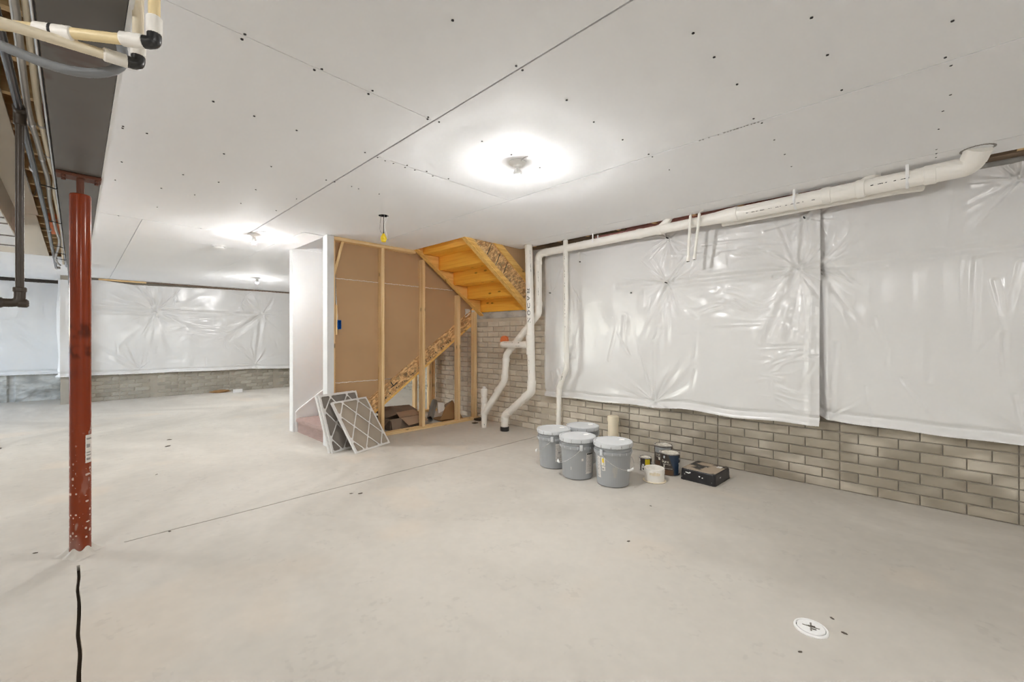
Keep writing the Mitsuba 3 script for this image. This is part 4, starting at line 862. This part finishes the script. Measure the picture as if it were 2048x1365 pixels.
# ------------------------------------------------------------------ buckets
def bucket(cx, cy, label, hang, notes):
    """hang: compass angle of the near bail ear; notes: labels as (a0, a1, z0, z1, material)."""
    k = thing('bucket', label, 'bucket', 'grey lidded buckets'); c = (cx, cy, 0); rz = lambda z: .1315 + (z - .006) * .0165 / .30
    body = [(0, .004), (.126, .004), (.1315, .010), (rz(.262), .262), (.1555, .264), (.1570, .268), (.1570, .288), (.1530, .290), (.1470, .290), (.1470, .304), (.1535, .305), (.1535, .311), (.1475, .312), (.148, .335), (0, .335)]
    add('pail', lathe(body, c, 56), 'm_grey_plastic', k, smooth=32, label='grey pail body')
    lid = [(.151, .324), (.1605, .324), (.1620, .328), (.1620, .352), (.1600, .3585), (.1555, .360), (.1500, .3585), (.1470, .352), (.1440, .3515), (.141, .356), (0, .3575)]
    add('lid', lathe(lid, c, 56), 'm_lid_plastic', k, smooth=32, label='paler grey lid with a raised rim')
    nt = [frame(box(-.0015, .0015, -.002, .0025, 0, .026), (cx + .1615 * math.cos(a), cy + .1615 * math.sin(a), .3235), (-math.sin(a), math.cos(a), 0), (math.cos(a), math.sin(a), 0), (0, 0, 1)) for a in np.arange(12) * math.pi / 6 + hang]
    add('notch', cat_(nt), 'm_ink_grey', f'{k}__lid', label='dark slots in the rim', kind='stuff')
    rb_ = [frame(box(-.0018, .0018, -.012, .002, 0, .022), (cx + .1570 * math.cos(a), cy + .1570 * math.sin(a), .267), (-math.sin(a), math.cos(a), 0), (math.cos(a), math.sin(a), 0), (0, 0, 1)) for a in np.arange(16) * math.pi / 8 + hang + .2]
    add('rib', cat_(rb_), 'm_lid_plastic', f'{k}__pail', kind='stuff')
    add('spout_cap', lathe([(0, .006), (.020, .006), (.0245, .003), (.0245, 0), (0, 0)][::-1], (cx + .085 * math.cos(-.5), cy + .085 * math.sin(-.5), .3570), 24), 'm_white_plastic', f'{k}__lid', smooth=30, label='white spout cap')
    e = [np.array([cx + .1585 * math.cos(a), cy + .1585 * math.sin(a), .282]) for a in (hang, hang + math.pi)]
    for q, a in zip(e, (hang, hang + math.pi)):
        add('ear', frame(box(-.013, .013, -.006, .008, -.022, .028, .003), q, (-math.sin(a), math.cos(a), 0), (math.cos(a), math.sin(a), 0), (0, 0, 1)), 'm_lid_plastic', k)
    # wire bail hanging down in front
    fd = hang + (math.pi / 2 if notes['side'] > 0 else -math.pi / 2); pts = []
    for t in np.linspace(0, 1, 40):
        a = hang + t * math.pi * notes['side']; s = math.sin(t * math.pi)
        pts.append([cx + (.166 + .006 * s) * math.cos(a), cy + (.166 + .006 * s) * math.sin(a), .285 - notes['drop'] * s ** .85])
    pts = np.array(pts); add('bail', tube(pts, .0021, 7), 'm_metal', k, smooth=50, label='thin wire bail')
    add('grip', tube(pts[17:23], .0085, 12), 'm_white_plastic', f'{k}__bail', smooth=40, label='white plastic grip')
    for j, (a0, a1, z0, z1, m_) in enumerate(notes['labels']):
        sk_ = add('sticker', wrap(cx, cy, rz(z0) + .0012, rz(z1) + .0012, z0, z1, a0, a1), m_, k, label='pale printed label')
        ln = []; zr = z1 - .014
        while zr > z0 + .012:
            w_ = rng.uniform(.55, .95) * (a1 - a0 - .08); rr0 = rz(zr) + .0019; ln.append(wrap(cx, cy, rr0, rr0, zr, zr + .0032, a0 + .04, a0 + .04 + w_, 8)); zr -= .0105
        add('print', cat_(ln), 'm_ink_grey', sk_, kind='stuff')
    for (a0, a1, z0, z1, m_) in notes.get('extra', []):
        add('mark', wrap(cx, cy, rz(z0) + .0020, rz(z1) + .0020, z0, z1, a0, a1, 8), m_, k)
    return k
def facing(cx, cy): return math.atan2(-cy, -cx)
B1 = (3.138, 1.850); f1 = facing(*B1)
# angles grow to the left as seen from the camera is negative: +a turns to the picture's right
bucket(*B1, 'grey lidded bucket in front, rightmost of the four, with a warning sticker', f1 - .62, {'side': 1, 'drop': .135, 'labels': [(f1 - 1.05, f1 - .78, .07, .245, 'm_label')], 'extra': [(f1 - .72, f1 - .44, .175, .245, 'm_can_lid'), (f1 - .68, f1 - .44, .135, .170, 'm_label'), (f1 - .66, f1 - .5, .142, .155, 'm_ink_grey'), (f1 - .64, f1 - .52, .20, .235, 'm_yellow'), (f1 - .02, f1 + .26, .125, .175, 'm_smear'), (f1 + .05, f1 + .2, .085, .126, 'm_smear')]})
B2 = (3.088, 2.175); f2 = facing(*B2)
bucket(*B2, 'grey lidded bucket in the middle of the front row, bail hanging over its face', f2 + .20, {'side': -1, 'drop': .155, 'labels': [(f2 + .55, f2 + 1.08, .055, .235, 'm_label')], 'extra': [(f2 + .58, f2 + 1.05, .222, .232, 'm_ink'), (f2 + .25, f2 + .36, .17, .19, 'm_label'), (f2 - .42, f2 - .38, .09, .115, 'm_label')]})
B3 = (3.182, 2.515); f3 = facing(*B3)
bucket(*B3, 'grey lidded bucket at the left end of the group, with a wide pale label', f3 - .10, {'side': -1, 'drop': .150, 'labels': [(f3 + .12, f3 + .95, .075, .240, 'm_label')], 'extra': [(f3 + .28, f3 + .42, .155, .168, 'm_ink_grey')]})
B4 = (3.492, 2.398); f4 = facing(*B4)
bucket(*B4, 'grey lidded bucket half hidden behind the other three, in front of the vent pipe', f4 + 1.8, {'side': 1, 'drop': .14, 'labels': []})

# ------------------------------------------------------------------ paint cans, ring, tray box
def can(cx, cy, r, h_, label, wraps, text, lid_m='m_can_lid'):
    k = thing('paint_can', label, 'paint can', 'paint cans by the wall'); f = facing(cx, cy)
    add('body', lathe([(0, .003), (r - .002, .003), (r, .006), (r, h_ - .012), (r + .0025, h_ - .010), (r + .0028, h_ - .003), (r + .001, h_), (r - .006, h_ + .0005), (r - .008, h_ - .006), (0, h_ - .006)], (cx, cy, 0), 40), 'm_can_dark', k, smooth=32)
    add('lid', lathe([(0, h_ - .004), (r - .030, h_ - .004), (r - .026, h_ - .001), (r - .010, h_ - .001), (r - .0085, h_ - .006)][::-1], (cx, cy, 0), 36), lid_m, k, smooth=32, label='paint smeared lid')
    add('rim', lathe([(r - .001, h_ - .006), (r + .0035, h_ - .006), (r + .0035, h_ + .001), (r - .004, h_ + .0015), (r - .0045, h_ - .003)], (cx, cy, 0), 40), 'm_metal', k, smooth=32)
    for (a0, a1, z0, z1, m_) in wraps: add('wrap', wrap(cx, cy, r + .0008, r + .0008, z0, z1, f + a0, f + a1), m_, k)
    for (s, a0, z0, hh, m_) in text:
        t = meshkit.text_mesh(s, hh, .0006, bold=True); v = t.vertices.copy(); aa = f + a0 + v[:, 0] / r
        t.vertices = np.stack([cx + (r + .0016 + v[:, 2]) * np.cos(aa), cy + (r + .0016 + v[:, 2]) * np.sin(aa), z0 + v[:, 1]], -1); t.fix_normals()
        add('lettering', t, m_, k, kind='stuff')
    for a in (f + 1.2, f + 1.2 + math.pi):
        add('ear', lathe([(0, -.002), (.010, -.002), (.011, .003), (0, .004)], (0, 0, 0), 14).apply_transform(np.array(T().translate([cx + r * math.cos(a), cy + r * math.sin(a), h_ - .045]).rotate([0, 0, 1], math.degrees(a)).rotate([0, 1, 0], 90).matrix).reshape(4, 4)), 'm_metal', k)
    pts = []
    for t in np.linspace(0, 1, 24):
        a = f + 1.2 + t * math.pi; s = math.sin(t * math.pi); pts.append([cx + (r + .005) * math.cos(a), cy + (r + .005) * math.sin(a), h_ - .045 - .06 * s])
    add('bail', tube(pts, .0015, 6), 'm_metal', k, smooth=50)
    return k
sweep = []                                     # the navy field narrows in a curve towards the foot
can(3.722, 1.613, .084, .192, 'large dark paint can with a navy front, paint on its lid', [(-.12 + .075 * j * (1 if j < 5 else 1), 1.05, .185 - .019 * (j + 1), .185 - .019 * j, 'm_can_navy') for j in range(6)] + [(.42, .98, .008, .072, 'm_can_navy'), (-.95, .30, .008, .05, 'm_can_brown'), (.98, 1.35, .02, .115, 'm_label'), (-.82, .05, .098, .101, 'm_label'), (-.75, .25, .062, .065, 'm_label'), (-.7, -.55, .070, .095, 'm_can_lid'), (-.72, -.52, .150, .172, 'm_lid_plastic')],
    [('Dura', -.92, .112, .022, 'm_can_lid')])
can(3.948, 1.776, .084, .192, 'large dark paint can standing against the wall behind the navy one', [(-1.1, .9, .125, .178, 'm_grey_plastic'), (-1.1, .9, .008, .05, 'm_can_brown'), (-.9, -.1, .085, .088, 'm_label'), (-.55, -.35, .060, .085, 'm_can_lid'), (-.5, -.3, .135, .150, 'm_label')], [('Dura', -.95, .098, .022, 'm_can_lid')])
can(3.665, 1.818, .054, .122, 'small paint can with a yellow patch on its side', [(-.1, .75, .060, .112, 'm_can_yellow'), (-.05, 1.2, .028, .062, 'm_can_teal'), (-.75, -.1, .004, .050, 'm_label'), (-1.35, -1.05, .006, .11, 'm_label'), (-.55, -.3, .015, .03, 'm_ink'), (-.6, -.25, .052, .066, 'm_white_plastic')], [], 'm_can_lid')
rg = thing('pipe_ring', 'short off-white pipe ring with a flange in front of the paint cans', 'pipe')
RP_ = [(.0700, .004), (.0800, .004), (.0795, .062), (.0830, .066), (.0835, .108), (.0815, .112), (.0760, .112), (.0740, .106), (.0715, .06)]
add('ring', lathe(RP_ + [RP_[0]], (3.442, 1.628, 0), 44), 'm_pvc', rg, smooth=32)
add('flange', lathe([(.066, .001), (.094, .001), (.096, .005), (.080, .008), (.068, .008), (.066, .001)], (3.442, 1.628, 0), 44), 'm_pvc_cream', rg, smooth=32)
add('glue', cat_([wrap(3.442, 1.628, .0840, .0845, .064, .064 + q, a, a + .22, 5) for a, q in ((3.3, .02), (3.5, .03), (3.75, .025), (3.95, .02), (3.1, .022))]), 'm_pvc_cream', rg, label='yellowish glue runs')
add('bottom', lathe([(0, .004), (.072, .004)], (3.442, 1.628, 0), 30), 'm_board_cream', rg)
tb = thing('tray', 'upturned black plastic box dusted with concrete on the floor beside the cans', 'tray')
def hullbox(x0, x1, y0, y1, z0, z1, r0, r1, ins):
    pts = []
    for z, rr, i in ((z0, r0, 0), (z1 - .012, r1, ins * .85), (z1 - .003, r1, ins + .004), (z1, r1, ins + .014)):
        for cx_, cy_, a0 in ((x1 - i, y1 - i, 0), (x0 + i, y1 - i, 90), (x0 + i, y0 + i, 180), (x1 - i, y0 + i, 270)):
            sx, sy = (1 if a0 in (0, 270) else -1), (1 if a0 in (0, 90) else -1)
            for t in range(7):
                a = math.radians(a0 + t * 15); pts.append([cx_ - sx * rr + rr * math.cos(a), cy_ - sy * rr + rr * math.sin(a), z])
    return trimesh.convex.convex_hull(np.array(pts))
TM = np.eye(4); TM[:3, :3] = [[math.cos(-.05), -math.sin(-.05), 0], [math.sin(-.05), math.cos(-.05), 0], [0, 0, 1]]; TM[:3, 3] = [3.805, 1.335, 0]
bx2 = hullbox(-.168, .168, -.146, .146, .002, .098, .016, .022, .006).subdivide_to_size(.03)
nz = meshkit.fbm(bx2.vertices * 14, 3, 2)[:, None]; bx2.vertices = bx2.vertices + bx2.vertex_normals * (nz - .5) * .006; bx2.apply_transform(TM)
add('shell', bx2, 'm_black_dusty', tb, smooth=40)
rim_ = hullbox(-.1695, .1695, -.1475, .1475, .002, .006, .016, .016, 0); rim_.apply_transform(TM); add('rim', rim_, 'm_black', tb, smooth=40)
pa_ = box(.05, .10, -.11, -.07, .0975, .1005, .001); pa_.apply_transform(TM); add('paper_scrap', pa_, 'm_label', tb, label='pale paper scrap')
dab = cat_([frame(trimesh.creation.icosphere(subdivisions=1, radius=1.0).apply_scale([.003, a, b]), (-.1705, y, z), (1, 0, 0), (0, 1, 0), (0, 0, 1)) for y, z, a, b in ((.075, .066, .014, .006), (.09, .07, .010, .004), (.06, .072, .008, .006), (-.02, .056, .007, .005), (-.045, .05, .006, .004))]); dab.apply_transform(TM)
add('splash', dab, 'm_white_plastic', tb, label='white paint splashes')
# floor cleanout cover
fc = thing('floor_cover', 'round white cleanout cover set in the floor at the lower right', 'floor cover')
fx, fy = 2.137, .324
add('rim', lathe([(.0520, .0), (.0615, .0), (.0615, .004), (.0590, .0075), (.0545, .0085), (.0520, .006), (.0520, .0)], (fx, fy, 0), 44), 'm_white_plastic', fc, smooth=32)
add('gap', lathe([(0, .0012), (.0525, .0012)][::-1], (fx, fy, 0), 36), 'm_ink', fc, label='dark gap around the lid')
add('lid', lathe([(0, .009), (.046, .009), (.0495, .0075), (.0495, .001), (0, .001)][::-1], (fx, fy, 0), 44), 'm_white_plastic', fc, smooth=30)
slot = [frame(box(-.030, .030, -.0032, .0032, 0, .0008), (fx, fy, .0088), (math.cos(a), math.sin(a), 0), (-math.sin(a), math.cos(a), 0), (0, 0, 1)) for a in (1.75, 1.75 + math.pi / 2)]
add('slot', cat_(slot), 'm_felt', f'{fc}__lid', label='dusty cross shaped slot')
add('dirt', cat_([frame(box(-a, a, -b, b, 0, .001), (fx + x, fy + y, .0094), (.2, -.98, 0), (.98, .2, 0), (0, 0, 1)) for x, y, a, b in ((.004, -.006, .008, .006), (-.012, -.012, .008, .003), (.0, .004, .006, .004))]), 'm_groove', f'{fc}__lid', kind='stuff')
# small thing on the far floor
ob = thing('carton', 'tiny white carton on the far floor in front of the brick foot', 'carton')
add('body', box(2.46, 2.63, 11.05, 11.12, .001, .075, .004), 'm_white_plastic', ob); add('flap', box(2.46, 2.63, 11.045, 11.075, .075, .079, .001), 'm_label', ob)
add('crumpled_wrap', trimesh.Trimesh(*(lambda s: (s.vertices * np.array([.18, .05, .035]) * (1 + .5 * (meshkit.noise(s.vertices * 4, 5)[:, None] - .5)) + np.array([2.25, 11.30, .03]), s.faces))(trimesh.creation.icosphere(subdivisions=3, radius=1.0)), process=False), 'm_card', label='crumpled brown scrap by the far wall left of the white carton', cat='scrap')

# ------------------------------------------------------------------ leaning air filters
def air_filter(bx, by, az, lean, label, media):
    k = thing('air_filter', label, 'air filter', 'leaning air filters'); W, L, D_ = .510, .635, .026
    ex = np.array([math.cos(az), math.sin(az), 0]); n_ = np.array([-math.sin(az), math.cos(az), 0])
    up = np.array([0, 0, 1]) * math.cos(lean) + n_ * math.sin(lean); out = np.cross(ex, up) * 1.0   # out: towards the viewer
    o = np.array([bx, by, .003]) + (-out) * 0
    put = lambda m: frame(m, o, ex, up, out)
    rnd = lambda p, q: p.buffer(-q).buffer(q)
    inside = sg.box(.020, .020, W - .020, L - .020); bars = []
    for d_ in range(-5, 8):
        for sl in (1.333, -1.333):
            ux = .139 + .225 * d_; bars.append(sg.LineString([(ux - .8, .303 - .8 * sl), (ux + .8, .303 + .8 * sl)]).buffer(.0062))
    holes = [rnd(g, .014) for g in getattr(inside.difference(shapely.union_all(bars)), 'geoms', [])]
    holes = [h_ for h_ in holes if h_.area > .0006]
    front = sg.box(0, 0, W, L).difference(shapely.union_all(holes))
    add('lattice', put(extrude(front, .0022, -.0022)), 'm_filter_frame', k, label='pale die-cut cardboard lattice')
    side = sg.box(0, 0, W, L).difference(sg.box(.004, .004, W - .004, L - .004))
    add('frame', put(extrude(side, D_ - .003, -D_)), 'm_filter_frame', k)
    nb = 52; xs = np.linspace(.006, W - .006, 2 * nb + 1); zs = np.where(np.arange(2 * nb + 1) % 2 == 0, -.0065, -.018)
    add('media', put(grid(xs, np.array([.006, L - .006]), lambda u, v: np.stack([u, v, np.interp(u, xs, zs)], -1))), media, k, label='pleated filter media')
    add('backing', put(extrude(sg.box(.004, .004, W - .004, L - .004), .002, -D_)), 'm_filter_frame', k)
    return k
air_filter(2.058, 4.267, .323, .623, 'front air filter with clean beige pleats leaning on the darker one', 'm_media')
air_filter(1.885, 4.455, .2923, .343, 'dirty grey air filter behind the clean one, leaning on the white wall end', 'm_media_dark')
air_filter(1.863, 4.479, .2923, .343, 'rearmost air filter, only its edge shows behind the dirty one', 'm_media')

# ------------------------------------------------------------------ things under the stairs
def quad(pts, t, m, k, name, label=None):       # a bent cardboard flap: quad with thickness
    p = np.asarray(pts, float); n_ = np.cross(p[1] - p[0], p[3] - p[0]); n_ /= np.linalg.norm(n_)
    add(name, trimesh.convex.convex_hull(np.vstack([p, p + n_ * t])), m, k, label=label)
cb_ = thing('cardboard_box', 'dark open cardboard box with spread flaps under the stairs', 'box')
bx0, bx1, by0, by1 = 2.86, 3.36, 4.985, 5.36
for nm, b_ in (('panel', box(bx0, bx1, by0, by0 + .005, .003, .155)), ('panel', box(bx0, bx1, by1, by1 + .005, .003, .155)), ('panel', box(bx0, bx0 + .005, by0, by1, .003, .155)), ('panel', box(bx1, bx1 + .005, by0, by1, .003, .155)), ('bottom', box(bx0, bx1, by0, by1, .003, .008))):
    add(nm, b_, 'm_card_grey', cb_)
quad([(3.02, 4.985, .156), (3.36, 4.985, .160), (3.41, 4.905, .085), (3.09, 4.900, .055)], .005, 'm_card_tan', cb_, 'flap', 'tan front flap bent down')
quad([(3.00, 4.985, .158), (3.36, 4.985, .162), (3.30, 5.12, .215), (3.03, 5.12, .205)], .005, 'm_card_tan', cb_, 'flap', 'tan flap')
quad([(2.86, 4.985, .156), (2.86, 5.36, .156), (2.74, 5.33, .10), (2.76, 4.97, .07)], .005, 'm_card_grey', cb_, 'flap')
quad([(2.87, 4.985, .150), (3.04, 4.985, .152), (2.97, 4.915, .012), (2.86, 4.925, .020)], .005, 'm_card_grey', cb_, 'flap')
quad([(2.85, 5.10, .175), (3.40, 5.16, .190), (3.42, 5.42, .235), (2.84, 5.40, .260)], .006, 'm_card_grey', cb_, 'flap', 'dark top sheet')
quad([(2.84, 5.05, .165), (3.10, 5.10, .195), (3.05, 5.40, .255), (2.80, 5.38, .24)], .005, 'm_card_grey', cb_, 'flap')
rl = thing('roll', 'grey felt roll leaning over the cardboard under the stairs', 'roll')
ra, rb2 = np.array([3.445, 4.925, .088]), np.array([3.86, 5.40, .235])
dd = (rb2 - ra) / np.linalg.norm(rb2 - ra); e1 = np.cross(dd, [0, 0, 1]); e1 /= np.linalg.norm(e1); e2 = np.cross(e1, dd)
tt = np.linspace(0, 4.3 * np.pi, 90); rs = .046 - .0022 * tt / np.pi
inn_, out_ = rs - .0016, rs + .0016
sp_poly = sg.Polygon(np.vstack([np.stack([out_ * np.cos(tt), out_ * np.sin(tt)], -1), np.stack([inn_ * np.cos(tt), inn_ * np.sin(tt)], -1)[::-1]])).buffer(0)
add('sheet', frame(extrude(sp_poly, np.linalg.norm(rb2 - ra)), ra, e1, e2, dd), 'm_felt', rl, smooth=35)
bb_ = thing('cardboard_box', 'flattened brown cardboard box lying between the studs under the stairs', 'box')
quad([(3.62, 4.935, .045), (4.06, 4.955, .012), (3.99, 5.12, .275), (3.84, 5.10, .185)], .005, 'm_card', bb_, 'panel')
quad([(3.70, 4.93, .010), (4.08, 4.955, .010), (4.10, 5.32, .012), (3.72, 5.30, .012)], .005, 'm_card', bb_, 'bottom')
quad([(4.06, 4.955, .014), (3.99, 5.12, .275), (4.07, 5.26, .22), (4.11, 5.16, .014)], .005, 'm_card', bb_, 'panel')
quad([(3.84, 5.10, .185), (3.99, 5.12, .275), (4.07, 5.26, .22), (3.90, 5.30, .16)], .004, 'm_card_grey', bb_, 'panel')
ws = thing('foam_scrap', 'white foam scrap stuck between the roll and the brown box', 'scrap')
quad([(3.66, 5.02, .13), (3.80, 5.08, .15), (3.86, 5.16, .235), (3.72, 5.12, .27)], .012, 'm_white_plastic', ws, 'piece')
pw = thing('plastic_scrap', 'torn clear plastic hanging from the stringer near the corner stud', 'scrap')
add('piece', grid(np.linspace(0, 1, 8), np.linspace(0, 1, 8), lambda u, v: np.stack([4.02 + .09 * u + .02 * v, 4.862 - .01 * np.sin(6 * v), 1.66 - .13 * v * (1 - .5 * u)], -1)), 'm_label', pw, smooth=True)
bt = thing('block', 'dark wood offcut on the floor at the corner stud', 'block')
add('piece', box(4.12, 4.25, 4.66, 4.772, .002, .026, .003), 'm_brownpipe', bt); add('chip', box(3.95, 4.02, 4.56, 4.62, .001, .008, .001), 'm_brownpipe', bt)
